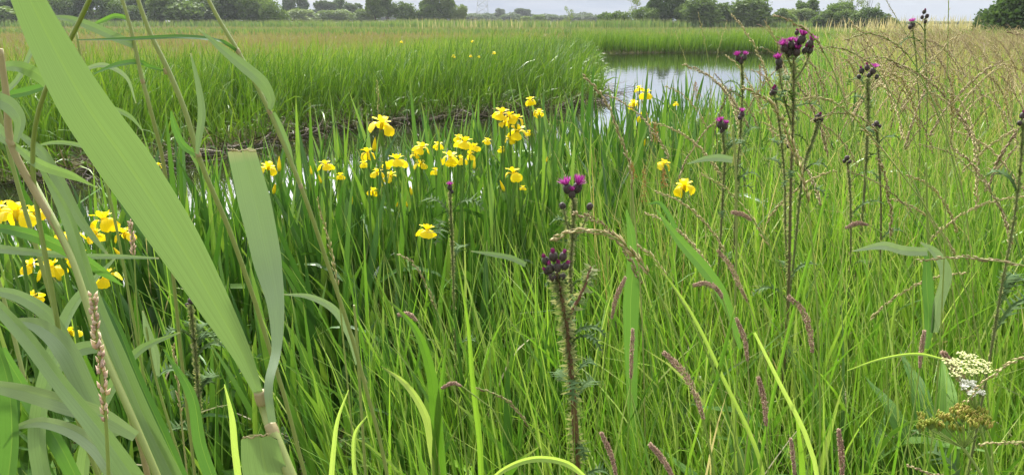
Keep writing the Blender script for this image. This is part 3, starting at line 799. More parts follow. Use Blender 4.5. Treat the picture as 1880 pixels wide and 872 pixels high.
wish = (~inside(x, y)) * ~far_side(x, y) * smooth(d, .8, 2.2) * smooth(x - .18 * y, -.3, 1.2)
keep = rng.uniform(0, 1, 2500) < wish
cnt = 0
GL = lambda X, Y: ('slender brown seed grass in the near right meadow' if Y < 4 else 'slender brown seed grass behind the tall thistle group' if X < .45 * Y else 'slender brown seed grass at the right rim of the bank')
for X, Y in list(zip(x[keep], y[keep]))[:240]:
    src = protos[cnt] if cnt < len(protos) else protos[cnt % len(protos)]
    o = src if cnt < len(protos) else copy_tree(src)
    o.location = (X, Y, float(ground_z(X, Y)) - .02)
    o.rotation_euler = (0, 0, random.gauss(math.pi, .9) if random.random() < .65 else random.gauss(0, .8))
    s = random.uniform(.82, 1.12) * (.9 if Y < 2.6 else 1); o.scale = (s, s, s)
    lab = GL(X, Y); tag(o, lab, 'seed grass', lab.replace('grass', 'grasses', 1), 'thing'); cnt += 1

# many more flowering heads farther up the bank
datas = [[], []]
for pr in protos[:6]:
    for ch in pr.children:
        if ch.name.startswith('seed_head'):
            me = ch.data; v = np.zeros(len(me.vertices) * 3, np.float32); me.vertices.foreach_get('co', v); v = v.reshape(-1, 3)
            ff = [np.array([p.vertices[:] for p in me.polygons if len(p.vertices) == 3])]
            a = [np.zeros(len(v), np.float32) for _ in range(3)]
            for nm, q in zip(('t', 'u', 'rnd'), a): me.attributes[nm].data.foreach_get('value', q)
            datas[0].append((v.astype(float), ff, *a))
mb = MB(); mc = MB()
x, y = scatter(9500, 4.0, 26, -.0, .78)
d = dist(x, y, NEARP); keep = (~inside(x, y)) & ~far_side(x, y) & (rng.uniform(0, 1, 9500) < smooth(d, .8, 3.0)) & (rng.uniform(0, 1, 9500) < .5)
for X, Y in zip(x[keep], y[keep]):
    s = random.uniform(.85, 1.08); a = random.gauss(math.pi, 1.1); fat = 1 + max(0, (Y - 6)) * .06
    m4 = np.array(Matrix.Translation((X, Y, float(ground_z(X, Y)))) @ Matrix.Rotation(a, 4, 'Z') @ Matrix.Scale(s, 4))
    (mb if random.random() < .5 else mc).merge(random.choice(datas[0]), m4, r=random.random())
tag(mb.build('distant_seed_heads', 'seed_brown'), kind='stuff')
tag(mc.build('distant_straw_heads', 'seed_tan'), kind='stuff')

def hero_grass(pts, D, label, head_frac, mat='seed_tan', culm='culm', L=.014, wd=.0016, n=46, open_=.3, stem_r=.0013, base_dx=0, cat='seed grass', name='seed_grass', group=None, plume=False):
    """pts from the tip of the head down the stem, in photo pixels at distance D (a number or one per point)"""
    Ds = [D] * len(pts) if np.isscalar(D) else D
    P = [W(px, py, dd) for (px, py), dd in zip(pts, Ds)]
    last = P[-1]; dirn = last - P[-2]; dirn = dirn / np.linalg.norm(dirn)
    bx, by = foot(P)
    bz = float(ground_z(bx, by)) - .02
    P.append(np.array([bx, by, bz]))
    root = empty(name, (bx, by, bz), label, cat, group); O = np.array([bx, by, bz])
    S = catmull(P, 70) - O
    cum = np.concatenate([[0], np.cumsum(np.linalg.norm(np.diff(S, axis=0), axis=1))])
    hl = np.interp(head_frac, np.arange(len(P)) / (len(P) - 1), np.interp(np.linspace(0, 69, len(P)), range(70), cum))
    k = max(4, int(np.searchsorted(cum, hl)))
    mb = MB(); tube(mb, S[::-1][::3], [stem_r * 1.2, stem_r, stem_r * .5], 6, 40, cap=False); mb.build('stem', culm, root)
    H = catmull(S[:k + 1][::-1], max(12, k))
    mb = MB()
    r = np.random.default_rng(int(abs(pts[0][0]) * 7 + pts[0][1]))
    spikelets(mb, H, n, L, wd, open_, r)
    mb.build('seed_head', mat, root)
    return root, S, O
HG = [
 ([(1018,438),(1048,426),(1090,425),(1130,437),(1165,468),(1192,505),(1215,550),(1240,610)],1.15,.62,'seed_tan','thick pale seed head arching left over the near thistle',.022,.0024,64),
 ([(1072,140),(1092,160),(1118,198),(1135,240),(1155,300),(1163,370)],1.7,.75,'seed_brown','long brown seed head leaning across the centre in front of the pool',.017,.0020,70),
 ([(1368,162),(1400,178),(1428,208),(1450,258),(1468,310),(1482,370),(1490,440)],1.25,.72,'seed_tan','straw coloured seed head curving over in front of the tallest thistle stem',.020,.0021,70),
 ([(1423,30),(1452,40),(1487,62),(1520,110),(1545,170),(1570,250)],1.7,.45,'seed_brown','brown seed head reaching left at the tree line above the tallest thistle',.016,.0018,46),
 ([(1466,183),(1510,180),(1545,197),(1590,240),(1640,300),(1700,380)],1.6,.6,'seed_tan','pale arching seed head low behind the tallest thistle',.018,.0018,60),
 ([(1550,75),(1590,62),(1625,70),(1665,100),(1700,160),(1740,260)],2.0,.5,'seed_brown','dark brown seed head bowed at the skyline right of the tallest thistle',.016,.0018,46),
 ([(1490,222),(1530,208),(1570,212),(1610,240),(1650,290),(1690,360)],1.9,.5,'seed_brown','brown bowed seed head left of the second thistle',.016,.0018,46),
 ([(1480,95),(1520,88),(1560,95),(1600,120),(1640,180),(1680,260)],2.2,.5,'seed_brown','brown bowed seed head crossing behind the thistle flower cluster',.016,.0018,46),
 ([(1560,118),(1610,105),(1650,118),(1690,150),(1725,210),(1750,300)],2.1,.45,'seed_brown','brown bowed seed head above the second thistle',.016,.0018,46),
 ([(1300,540),(1290,512),(1310,470),(1340,440),(1375,500)],1.6,.01,'seed_tan','','',0,0),
 ([(1770,430),(1740,330),(1700,250),(1660,185),(1640,140),(1622,125)],1.5,.01,'seed_tan','','',0,0),
 ([(1697,400),(1700,330),(1670,250),(1640,180),(1620,135),(1600,105)][::1],1.5,.01,'seed_tan','','',0,0),
 ([(1252,555),(1225,510),(1195,470),(1172,452)][::-1],1.3,.5,'seed_tan','short pale seed head right of the thick arching one',.016,.0016,30),
 ([(733,468),(757,482),(780,520),(803,570),(820,640)],1.5,.6,'seed_brown','thin brown seed head leaning right below the lone pale iris',.015,.0014,40),
 ([(878,712),(920,728),(955,758),(985,810)],1.15,.6,'seed_brown','small brown seed head bent over low left of the near thistle stem',.012,.0015,40),
 ([(584,368),(598,420),(612,480),(622,540),(628,600)],1.1,.55,'seed_tan','upright greenish seed spike left of centre over the iris leaves',.013,.0013,40),
 ([(318,635),(325,690),(330,740),(336,800)],.95,.55,'seed_tan','pale thin seed spike low left between the reeds and dark leaves',.011,.0012,34),
 ([(960,420),(948,380),(930,365)],1.6,.01,'seed_tan','','',0,0),
 ([(1290,320),(1330,345),(1380,400),(1420,470),(1440,560)],1.6,.55,'seed_tan','loose tan seed head in front of the thistle stems at mid right',.017,.0017,46),
 ([(1690,478),(1760,472),(1820,478),(1880,488),(1960,540)],1.1,.55,'seed_brown','brown seed head lying almost level at the right edge',.014,.0015,46),
 ([(1775,735),(1820,690),(1880,655),(1950,640)],.95,.7,'seed_tan','pale seed head entering from the right edge above the umbels',.014,.0016,46),
 ([(1670,857),(1710,868),(1760,885),(1800,930)],.9,.7,'seed_brown','brown seed head in the bottom right corner',.012,.0016,40),
 ([(1800,815),(1850,812),(1900,815),(1960,850)],.8,.6,'seed_tan','straight pale seed stem at the right edge below the umbels',.011,.0013,30),
 ([(1560,315),(1600,330),(1650,365),(1700,420),(1745,500)],1.9,.5,'seed_brown','brown seed head sloping down right in the middle of the right meadow',.016,.0017,46),
 ([(1690,265),(1740,280),(1800,330),(1850,400),(1880,480)],2.0,.5,'seed_brown','brown seed head sloping down toward the right edge',.016,.0017,46),
]
for (pts, D, hf, mat, lab, L, wd, n) in HG:
    if not lab: continue
    hero_grass(pts, D, lab, hf, mat, L=L, wd=wd, n=n, group='arching seed grasses')
# thin bare grass stems rising on the right against the sky
for (pts, D, lab) in (([(1742,-20),(1738,200),(1735,420),(1725,640)],1.3,'single tall green stem crossing the whole right meadow vertically'),
                      ([(1620,-10),(1650,40),(1680,90),(1720,180)],2.2,'fine branched grass against the sky at upper right')):
    hero_grass(pts, D, lab, .18, 'seed_brown', L=.010, wd=.001, n=14, open_=.8, group=None)

# velvety pink grass spikes
def spike(pts, D, label, w=15, mat='seed_pink', group='velvety pink grass spikes', n=None):
    P = [W(px, py, D) for px, py in pts]
    dirn = P[-1] - P[-2]; dirn /= np.linalg.norm(dirn)
    bx, by = foot(P, .35)
    bz = float(ground_z(bx, by)) - .02; O = np.array([bx, by, bz])
    root = empty('velvet_grass', O, label, 'grass spike', group)
    r = np.random.default_rng(int(pts[0][0] + pts[0][1] * 3))
    H = catmull([p - O for p in P], 24)
    rad = pxw(w, D) / 2 * r.uniform(.75, 1.15); ex_ = r.uniform(.5, 1.2)
    mb = MB(); tube(mb, [H[-4], H[-1], H[-1] * .5 + r.normal(0, .01, 3), (0, 0, 0)], [.0011, .0014, .0016], 5, 14, cap=False)
    mb.build('stem', 'culm', root)
    mb = MB(); T = norm(np.gradient(H, axis=0))
    for i in range(n or 760):
        s = r.uniform(0, 1); k = int(s * 22); f = s * 22 - k; p = H[k] * (1 - f) + H[k + 1] * f
        prof = math.sin(math.pi * min(1, .10 + s * .86)) ** ex_ * (1 + .15 * math.sin(s * 37))
        q = norm(np.cross(T[k], r.normal(0, 1, 3))); d_ = norm(-T[k] * .9 + q * .7)
        b = norm(np.cross(d_, q)); c = np.cross(d_, b); l = .0050 * (rad / .006) ** .5; w_ = .0007
        o = p + q * rad * prof * r.uniform(.1, .75)
        V = [o, o + d_ * l * .4 + b * w_, o + d_ * l * .4 + c * w_, o + d_ * l * .4 - b * w_, o + d_ * l * .4 - c * w_, o + d_ * l]
        mb.add(V, np.array([[0,2,1],[0,3,2],[0,4,3],[0,1,4],[5,1,2],[5,2,3],[5,3,4],[5,4,1]]), [0,.35,.35,.35,.35,1], .5, r.uniform())
    mb.build('seed_head', mat, root)
for a in [
 ([(1448,545),(1472,568),(1486,605),(1492,655)],1.25,'plump pink grass spike standing alone in the middle of the right meadow',16),
 ([(1220,648),(1252,680),(1276,722),(1294,778)],1.1,'longest thick pink grass spike, bending right beside the lower centre',17),
 ([(1274,524),(1295,520),(1318,532),(1328,552)],1.5,'hooked pink grass spike above the longest one',13),
 ([(1318,460),(1340,488),(1358,525),(1375,560)],1.7,'slim brownish-pink spike hanging right of the hooked one',11),
 ([(1352,585),(1366,620),(1373,668)],1.4,'short dark pink spike below the slim hanging one',11),
 ([(1392,693),(1403,735),(1407,788)],1.15,'pink spike standing upright between the longest and the plump one, low down',13),
 ([(1104,795),(1120,830),(1133,880)],.95,'pale brown spike cut by the bottom edge, right of the near thistle',13),
 ([(1194,816),(1216,842),(1240,885)],.95,'pink spike at the bottom edge left of centre-right',14),
 ([(1732,648),(1762,690),(1795,745)],1.05,'dusky pink spike behind the white umbels',20),
 ([(1148,510),(1132,545),(1122,590)],1.5,'upright pale pink spike just right of the near thistle',9),
 ([(1162,605),(1160,650),(1158,700)],1.3,'slim tan spike beside the broad upright leaf',9),
 ([(1344,390),(1364,394),(1382,407)],2.0,'little pinkish spike lying level above the right meadow',11),
 ([(1554,418),(1575,410),(1597,414)],1.7,'little pale pink spike lying level right of the thistle stems',11),
 ([(1540,790),(1545,835),(1547,890)],1.0,'brown-pink spike cut by the bottom edge at lower right',14),
 ([(732,578),(750,577),(768,592)],1.35,'small hooked blush spike left of the bright broad leaves',10),
 ([(812,712),(832,703),(850,710)],1.2,'tiny reddish spike nodding in the low centre',9),
 ([(1452,805),(1456,840),(1460,880)],1.0,'reddish spike at the bottom edge below the plump one',9),
 ([(1697,608),(1692,640),(1688,680)],1.3,'pale fluffy spike left of the white umbels',9)]:
    spike(*a)

# ------------------------------------------------------------------ thistles
def head_mesh(mb, mbf, c, axis, r, L, fl, rr, dark=False):
    axis = norm(np.asarray(axis, float)); A = norm(np.cross(axis, (.3, .8, .1))); B = np.cross(axis, A)
    # involucre with rows of pointed bracts
    n, m = 8, 10
    t = np.linspace(0, 1, n); rad = r * np.sqrt(np.clip(1 - ((t - .42) / .62) ** 2, .05, 1))
    an = np.linspace(0, 2 * np.pi, m, endpoint=False)
    V = c + axis * (t[:, None, None] * L) + (A * np.cos(an)[None, :, None] + B * np.sin(an)[None, :, None]) * rad[:, None, None]
    I = np.arange(n * m).reshape(n, m); J = np.roll(I, -1, 1)
    mb.add(V, [np.stack([I[:-1], J[:-1], J[1:], I[1:]], -1).reshape(-1, 4), I[0][None, ::-1], I[-1][None]], np.repeat(t, m), .5, .3)
    for i in range(60):
        a = rr.uniform(0, 6.28); s = rr.uniform(.05, .9); q = A * math.cos(a) + B * math.sin(a)
        rd = r * math.sqrt(max(.05, 1 - ((s - .42) / .62) ** 2))
        p = c + axis * s * L + q * rd * .92; d = norm(axis * .9 + q * .7); b = norm(np.cross(d, q)); w = r * .13
        mb.add([p - b * w, p + b * w, p + d * r * .42], np.array([[0, 1, 2]]), [0, 0, 1], .5, rr.uniform(.0, 1))
    if fl > 0:
        k = int(70 if fl > .5 else 40)
        for i in range(k):
            a = rr.uniform(0, 6.28); sp = rr.uniform(0, 1) ** .5; q = A * math.cos(a) + B * math.sin(a)
            p = c + axis * L * .9 + q * r * .45 * sp; d = norm(axis + q * sp * (1.0 if fl > .5 else .15)); b = norm(np.cross(d, q + .01 * axis)); w = .0007 + r * .03
            l = L * (.35 + .55 * fl) * rr.uniform(.8, 1.15)
            mbf.add([p - b * w, p + b * w, p + d * l * .7 + b * w, p + d * l + b * 0, p + d * l * .7 - b * w], np.array([[0, 1, 2, 3, 4]]), [0, 0, .7, 1, .7], .5, rr.uniform())
def thistle(pts, D, heads, label, stem_w=9, branches=(), leaves=4, spines=1.0, group='marsh thistles', leafsize=.10, red=False):
    stem_w *= 1 if red else .68
    """pts: stem pixels from top down; heads: (px, py, size px, floret 0..1, (dx, dy) axis)"""
    P = [W(px, py, D) for px, py in pts]
    bx, by = foot(P, .5); bz = float(ground_z(bx, by)) - .02
    O = np.array([bx, by, bz]); P.append(O)
    root = empty('marsh_thistle', O, label, 'thistle', group)
    rr = np.random.default_rng(int(pts[0][0] * 3 + pts[0][1]))
    r0 = pxw(stem_w, D) / 2
    paths = [([p - O for p in P], [r0 * .6, r0 * .8, r0, r0 * 1.15])]
    for br in branches: paths.append(([W(px, py, D + dd) - O for (px, py, dd) in br], [r0 * .4, r0 * .55, r0 * .6]))
    for k, (pp, rads) in enumerate(paths):
        mb = MB(); S = tube(mb, pp, rads, 8, 40, rnd=rr.uniform(0, .2) if red else rr.uniform(.5, .9)); mb.build('stem' if k == 0 else 'branch', 'thistle_stem', root)
        ms = MB(); T = norm(np.gradient(S, axis=0)); Ltot = np.linalg.norm(np.diff(S, axis=0), axis=1).sum()
        for i in range(int(Ltot * 820 * spines)):
            s = rr.uniform(0, 38.9); j = int(s); p = S[j] * (1 - s + j) + S[j + 1] * (s - j)
            q = norm(np.cross(T[j], rr.normal(0, 1, 3))); d = norm(q + T[j] * rr.uniform(-.5, .4)); b = T[j]
            l = max(r0, .0035 if red else .002) * rr.uniform(1.2, 4.2 if red else 3.6); w = .0012 if rr.uniform() < .6 else .004
            e = p + d * l; o = p + q * r0 * .4
            ms.add([o - b * w, o + b * w, o + d * l * .5 + b * w * .7, e, o + d * l * .5 - b * w * .7], np.array([[0, 1, 2, 3, 4]]), [0, 0, .5, 1, .5], .5, rr.uniform())
        if ms.n: ms.build('spines', 'thistle_spine', root)
        if k == 0:
            for q in range(leaves):
                j = int(rr.uniform(6, 36)); a = rr.uniform(0, 6.28); L = leafsize * rr.uniform(.6, 1.3)
                d = np.array([math.cos(a), math.sin(a) * .8, 0]); st = S[j]
                pl = [st, st + d * L * .4 + np.array([0, 0, L * .4]), st + d * L * .8 + np.array([0, 0, L * .45]), st + d * L * 1.15 + np.array([0, 0, L * .15])]
                ml = MB(); ribbon(ml, pl, [.006, .010, .009, .001], (0, -.4, 1), .2, 14, rnd=rr.uniform())
                SS = catmull(pl, 12)
                for z in range(1, 11):
                    for sg in (-1, 1):
                        tt = norm(SS[z] - SS[z - 1]); sd = norm(np.cross(tt, (0, 0, 1))) * sg
                        l = L * .28 * math.sin(z / 11 * 3.1) * rr.uniform(.7, 1.2) + .004
                        ml.add([SS[z] - tt * .004, SS[z] + tt * .004, SS[z] + sd * l + tt * l * .5 + np.array([0, 0, rr.uniform(-.3, .6) * l])], np.array([[0, 1, 2]]), [0, 0, 1], .6, rr.uniform())
                ml.build('leaf', 'thistle_leaf', root)
    for (hx, hy, sz, fl, ax) in heads:
        dd = D + rr.uniform(-.012, .012)
        sz *= 1 if red else .84; c = W(hx, hy, dd) - O; r = pxw(sz, D) / 2 ; mb = MB(); mf = MB(); L = r * 2.1
        axis = (ax[0] + rr.normal(0, .08), rr.normal(-.15, .15), ax[1])
        na = norm(np.array(axis)); c0 = c - na * L * .5
        head_mesh(mb, mf, c0, axis, r, L, fl, rr)
        near = P[0] - O
        tube(mb, [c0 - na * r * .5, c0 + na * .001], [r * .25, r * .3], 6, 4)
        h = mb.build('flower_head', 'thistle_bulb', root)
        if mf.n: mf.build('florets', 'floret' if fl > .5 else 'floret_dark', h)
U = (0, 1)
thistle([(1022,500),(1030,540),(1040,600),(1048,680),(1055,770),(1060,860)],1.5,
 [(1016,470,17,.35,U),(1034,470,15,.3,(.2,1)),(1002,478,15,.3,(-.4,1)),(1010,492,16,.25,(-.2,1)),(1024,490,16,.3,(.1,1)),(1038,488,14,.25,(.5,1)),(1003,498,12,.2,(-.7,.7)),(1014,508,15,0,(-.4,.6)),(1032,507,14,0,(.5,.6)),(1022,512,13,0,(0,.7))],
 'near thistle with a tight cluster of purple-tipped buds on a dark red spiny stem',13,
 branches=[[(1085,490,.05),(1075,520,.03),(1040,590,0)]],leaves=10,spines=1.5,leafsize=.09,red=True)
thistle([(1053,365),(1053,400),(1050,450),(1047,500),(1050,560)],1.75,
 [(1042,346,21,1,(-.3,1)),(1060,344,22,1,(.2,1)),(1050,356,17,.6,(0,1)),(1033,378,15,0,(-.4,1)),(1083,379,15,0,(.4,1)),(1048,460,12,0,(-.2,1)),(1074,515,9,0,U)],
 'thistle with two open magenta blooms just behind the near one',8,
 branches=[[(1035,384,0),(1040,410,0),(1052,440,0)],[(1082,386,0),(1070,415,0),(1053,440,0)]],leaves=8,spines=1.5,leafsize=.08)
thistle([(1457,105),(1457,150),(1456,210),(1453,300),(1450,420),(1448,520)],2.1,
 [(1440,88,16,.8,(-.4,1)),(1448,95,17,.9,(-.1,1)),(1461,86,17,.9,(0,1)),(1472,72,17,1,(.1,1)),(1487,80,15,1,(.5,1)),(1463,96,15,.8,(0,1)),(1452,82,14,.6,(-.2,1)),(1487,93,13,.3,(.5,1)),(1478,92,13,.5,(.3,1)),(1430,114,15,.9,(-.2,1)),(1430,124,14,.2,(-.2,1)),(1421,168,13,.1,(-.3,1)),(1463,60,9,.1,U)],
 'tallest thistle with a wide crown of purple blooms above the right meadow',8,
 branches=[[(1430,128,0),(1435,160,0),(1452,228,0)],[(1486,100,0),(1478,120,0),(1458,150,0)],[(1440,98,0),(1448,112,0),(1457,130,0)]],leaves=8,spines=1.0)
thistle([(1422,172),(1432,240),(1440,320),(1442,420),(1446,520)],2.25,[(1422,165,13,.15,(-.1,1)),(1416,172,9,0,(-.5,1)),(1449,268,10,.1,U)],'thistle stem with small dark buds standing left of the tallest thistle',6,leaves=5)
thistle([(1503,222),(1495,250),(1480,290),(1470,350),(1462,430)],2.2,[(1503,214,13,.1,(.2,1)),(1508,220,9,0,(.6,1)),(1497,220,9,0,(-.5,1))],'curved thistle stem with one dark bud right of the tallest thistle',6,leaves=4)
thistle([(1327,244),(1330,290),(1328,340),(1325,400)],2.6,[(1322,229,14,.9,(-.2,1)),(1331,232,13,.6,(.2,1)),(1326,240,11,0,U)],'short thistle with one purple bloom left of the tallest, in mid grass',6,leaves=5)
thistle([(1361,216),(1358,260),(1352,330),(1350,400)],2.8,[(1362,210,12,.8,U),(1358,216,9,0,(-.4,1))],'slim thistle with a single small pink bloom next to the short one',5,leaves=4)
thistle([(1361,112),(1363,150),(1362,200),(1360,260)],3.4,[(1355,107,12,.9,(-.3,1)),(1366,106,12,.7,(.2,1)),(1361,113,10,.2,U)],'thistle with flat topped purple bloom standing against the pool',5,leaves=3)
thistle([(1592,145),(1594,180),(1593,230),(1590,300)],2.9,[(1582,130,11,.2,(-.3,1)),(1592,124,11,.3,U),(1603,130,13,.9,(.3,1)),(1596,138,10,0,U),(1577,141,9,0,(-.6,1)),(1610,141,9,0,(.6,1))],'second tall thistle with dark buds and a faded bloom right of the tallest',7,leaves=5)
thistle([(1675,52),(1680,90),(1684,140),(1688,200)],4.0,[(1675,46,12,.7,U),(1671,50,8,0,(-.3,1))],'thistle whose purple bloom touches the skyline at upper right',2.6,leaves=2)
thistle([(1698,34),(1698,70),(1700,120),(1702,180)],3.6,[(1697,22,8,.1,U),(1702,30,8,0,(.3,1)),(1693,32,7,0,(-.4,1)),(1699,40,7,0,U)],'thin thistle of small brown buds rising above the skyline',2.2,leaves=2)
thistle([(1878,225),(1874,300),(1862,400),(1840,520),(1820,640)],1.35,[(1878,212,13,.1,U),(1884,222,13,0,(.3,1)),(1872,226,10,0,(-.4,1))],'thistle cut by the right edge with a thick pale spiny stem',6.5,leaves=6)
thistle([(826,352),(828,400),(830,450),(832,510)],2.1,[(826,344,12,.6,U),(829,352,9,0,(.2,1))],'small purple bud on a greyish thistle amid the iris leaves',5,leaves=6,spines=1.6)
thistle([(1555,297),(1560,340),(1562,400)],2.6,[(1555,290,10,0,U),(1550,296,8,0,(-.4,1)),(1560,297,8,0,(.3,1))],'low budding thistle deep in the right meadow',5,leaves=3)
thistle([(1609,234),(1612,270),(1616,330)],2.6,[(1609,227,11,0,U),(1603,231,8,0,(-.5,1)),(1615,232,8,0,(.4,1))],'budding thistle with dark grey heads below the second tall one',5,leaves=3)
thistle([(350,560),(356,620),(362,690),(366,760)],1.45,[(350,552,13,0,U),(344,560,10,0,(-.4,1))],'grey bristly thistle in bud among the dark leaves at lower left',8,leaves=12,spines=1.8,leafsize=.06)
thistle([(1115,655),(1100,690),(1090,740)],2.0,[(1115,320,1,0,U)],'','',0) if False else None

# ------------------------------------------------------------------ umbels, sorrel and dock
def umbel(cx, cy, wpx, D, stem, label, mat, nu=12, tilt=0, seeds=False, hgt=.3):
    P = [W(px, py, D) for px, py in stem]; bx, by = P[-1][0] + .03, D + .02; bz = float(ground_z(bx, by)) - .02
    O = np.array([bx, by, bz]); root = empty('umbel_plant', O, label, 'umbel', None)
    rr = np.random.default_rng(int(cx))
    P = [p - O for p in P] + [np.zeros(3)]
    mb = MB(); tube(mb, P, [.0016, .002, .0028], 7, 24); mb.build('stem', 'umbel_ray', root)
    top = P[0]; Rr = pxw(wpx, D) / 2; rays = MB(); fl = MB()
    c = W(cx, cy, D) - O
    for i in range(nu):
        a = i * 2.4; s = math.sqrt((i + .5) / nu) * Rr
        e = c + np.array([math.cos(a) * s, math.sin(a) * s, rr.uniform(-.007, .007) + tilt * math.cos(a) * s - s * .15])
        tube(rays, [top, (top + e) / 2 + np.array([0, 0, -.004]), e - np.array([0, 0, .008])], [.0008, .0007, .0006], 5, 8)
        for k in range(16):
            b = k * 2.4; q = math.sqrt((k + .5) / 16) * Rr * .33
            e2 = e + np.array([math.cos(b) * q, math.sin(b) * q, rr.uniform(-.003, .0035)])
            tube(rays, [e - np.array([0, 0, .008]), e2], [.0004, .0003], 4, 3, cap=False)
            if seeds:
                tube(fl, [e2, e2 + np.array([rr.normal(0, .001), rr.normal(0, .001), .003]), e2 + np.array([rr.normal(0, .0015), 0, .0065])], [.0008, .0016, .0006], 6, 5, rnd=rr.uniform())
            else:
                for z in range(8):
                    g_ = z * 1.257 + rr.uniform(0, 1); d = np.array([math.cos(g_), math.sin(g_), rr.uniform(-.3, 1.1)]); sd = np.array([-math.sin(g_), math.cos(g_), 0]); L = .0019 * rr.uniform(.6, 1.3)
                    fl.add([e2, e2 + d * L * .6 + sd * L * .42, e2 + d * L, e2 + d * L * .6 - sd * L * .42], np.array([[0, 1, 2, 3]]), .5, .5, rr.uniform())
                tube(fl, [e2 - np.array([0, 0, .001]), e2 + np.array([0, 0, .0006])], [.0005, .0004], 5, 3)
    rays.build('rays', 'umbel_ray', root); fl.build('seeds' if seeds else 'florets', mat, root)
umbel(1778,664,80,1.0,[(1788,722),(1800,780),(1815,850)],'flat umbel of creamy greenish florets at lower right','umbel_cream',13,.15)
umbel(1783,713,44,.97,[(1790,752),(1806,810),(1820,860)],'small bright white umbel just below the creamy one','umbel_white',8)
umbel(1785,762,66,.95,[(1770,822),(1788,850),(1810,890)],'umbel gone to yellow-brown seed under the white one','umbel_seed',11,seeds=True)
umbel(1705,778,44,.95,[(1765,820),(1788,850),(1812,892)],'smaller umbel of brown seed, leftmost of the umbels','umbel_seed',7,seeds=True)
umbel(1742,775,48,.98,[(1768,822),(1790,852),(1814,894)],'umbel of green seed between the two brown ones','umbel_seed',7,seeds=True)
def sorrel(px, py0, py1, D, label):
    P = [W(px, py0, D), W(px + 2, py1, D)]; b = np.array([P[1][0] + .02, D, float(ground_z(P[1][0] + .02, D)) - .02])
    root = empty('sorrel', b, label, 'sorrel', 'reddish sorrel spires'); rr = np.random.default_rng(px)
    mb = MB(); tube(mb, [P[0] - b, P[1] - b, (0, 0, 0)], [.001, .0016, .002], 6, 12); mb.build('stem', 'culm', root)
    mb = MB()
    for i in range(170):
        s = rr.uniform(0, 1); c = (P[0] - b) * (1 - s) + (P[1] - b) * s; rad = pxw(9, D) * (.25 + .9 * s) * rr.uniform(0, 1); a = rr.uniform(0, 6.3)
        c = c + np.array([math.cos(a) * rad, math.sin(a) * rad, rr.normal(0, .004)]); z = .0022; k = rr.uniform(0, 6.3)
        mb.add([c + np.array([math.cos(k), math.sin(k), 0]) * z, c + np.array([0, 0, z]), c - np.array([math.cos(k), math.sin(k), 0]) * z, c - np.array([0, 0, z])], np.array([[0, 1, 2, 3]]), .5, .5, rr.uniform())
    mb.build('seed_head', 'sorrel', root)
for a in ((1203,225,262,3.2,'rusty sorrel spire beside the drooping poolside iris'),(1160,300,330,2.9,'reddish sorrel head left of the iris in the right grass'),(1182,305,370,2.9,'thin brownish sorrel right of the reddish head'),(1277,150,182,3.8,'pinkish sorrel spire in front of the pool at right'),(1395,120,170,4.2,'rusty sorrel left of the tallest thistle crown'),(1218,308,345,2.9,'brown sorrel directly under the upper iris in the right grass')): sorrel(*a)
def dock(x, y, s, label):
    b = np.array([x, y, float(ground_z(x, y))]); root = empty('dock_plant', b, label, 'dock', 'broad leaved docks in the meadow')
    for k in range(random.randint(7, 10)):
        a = random.uniform(0, 6.3); L = s * random.uniform(.28, .5); d = np.array([math.cos(a), math.sin(a), 0])
        P = [np.zeros(3), d * L * .15 + np.array([0, 0, L * .55]), d * L * .4 + np.array([0, 0, L * .95]), d * L * .75 + np.array([0, 0, L * 1.05])]
        mb = MB(); ribbon(mb, P, [.004, .02, .055 * s, .05 * s, .03 * s, .002], (-d[0] * .3, -d[1] * .3, 1), .12, 16, wave=.12); mb.build('leaf', 'dock_leaf', root)
for (px, D, s, l) in ((1690,1.35,1.15,'dark wavy dock between the pink spikes and umbels'),(1620,1.6,1.0,'dark dock under grass left of the umbels'),(1790,1.5,1.2,'broad dock leaves behind the umbels'),(1840,1.3,1.0,'dock in the bottom right corner'),(1530,1.8,1.1,'dock half buried below the plump pink spike'),(1420,1.5,.9,'small dock at the foot of the right meadow'),(1730,1.15,.9,'low dock in front of the seed umbels')):
    dock((px - 940) / F * D * 1.1, D, s, l)

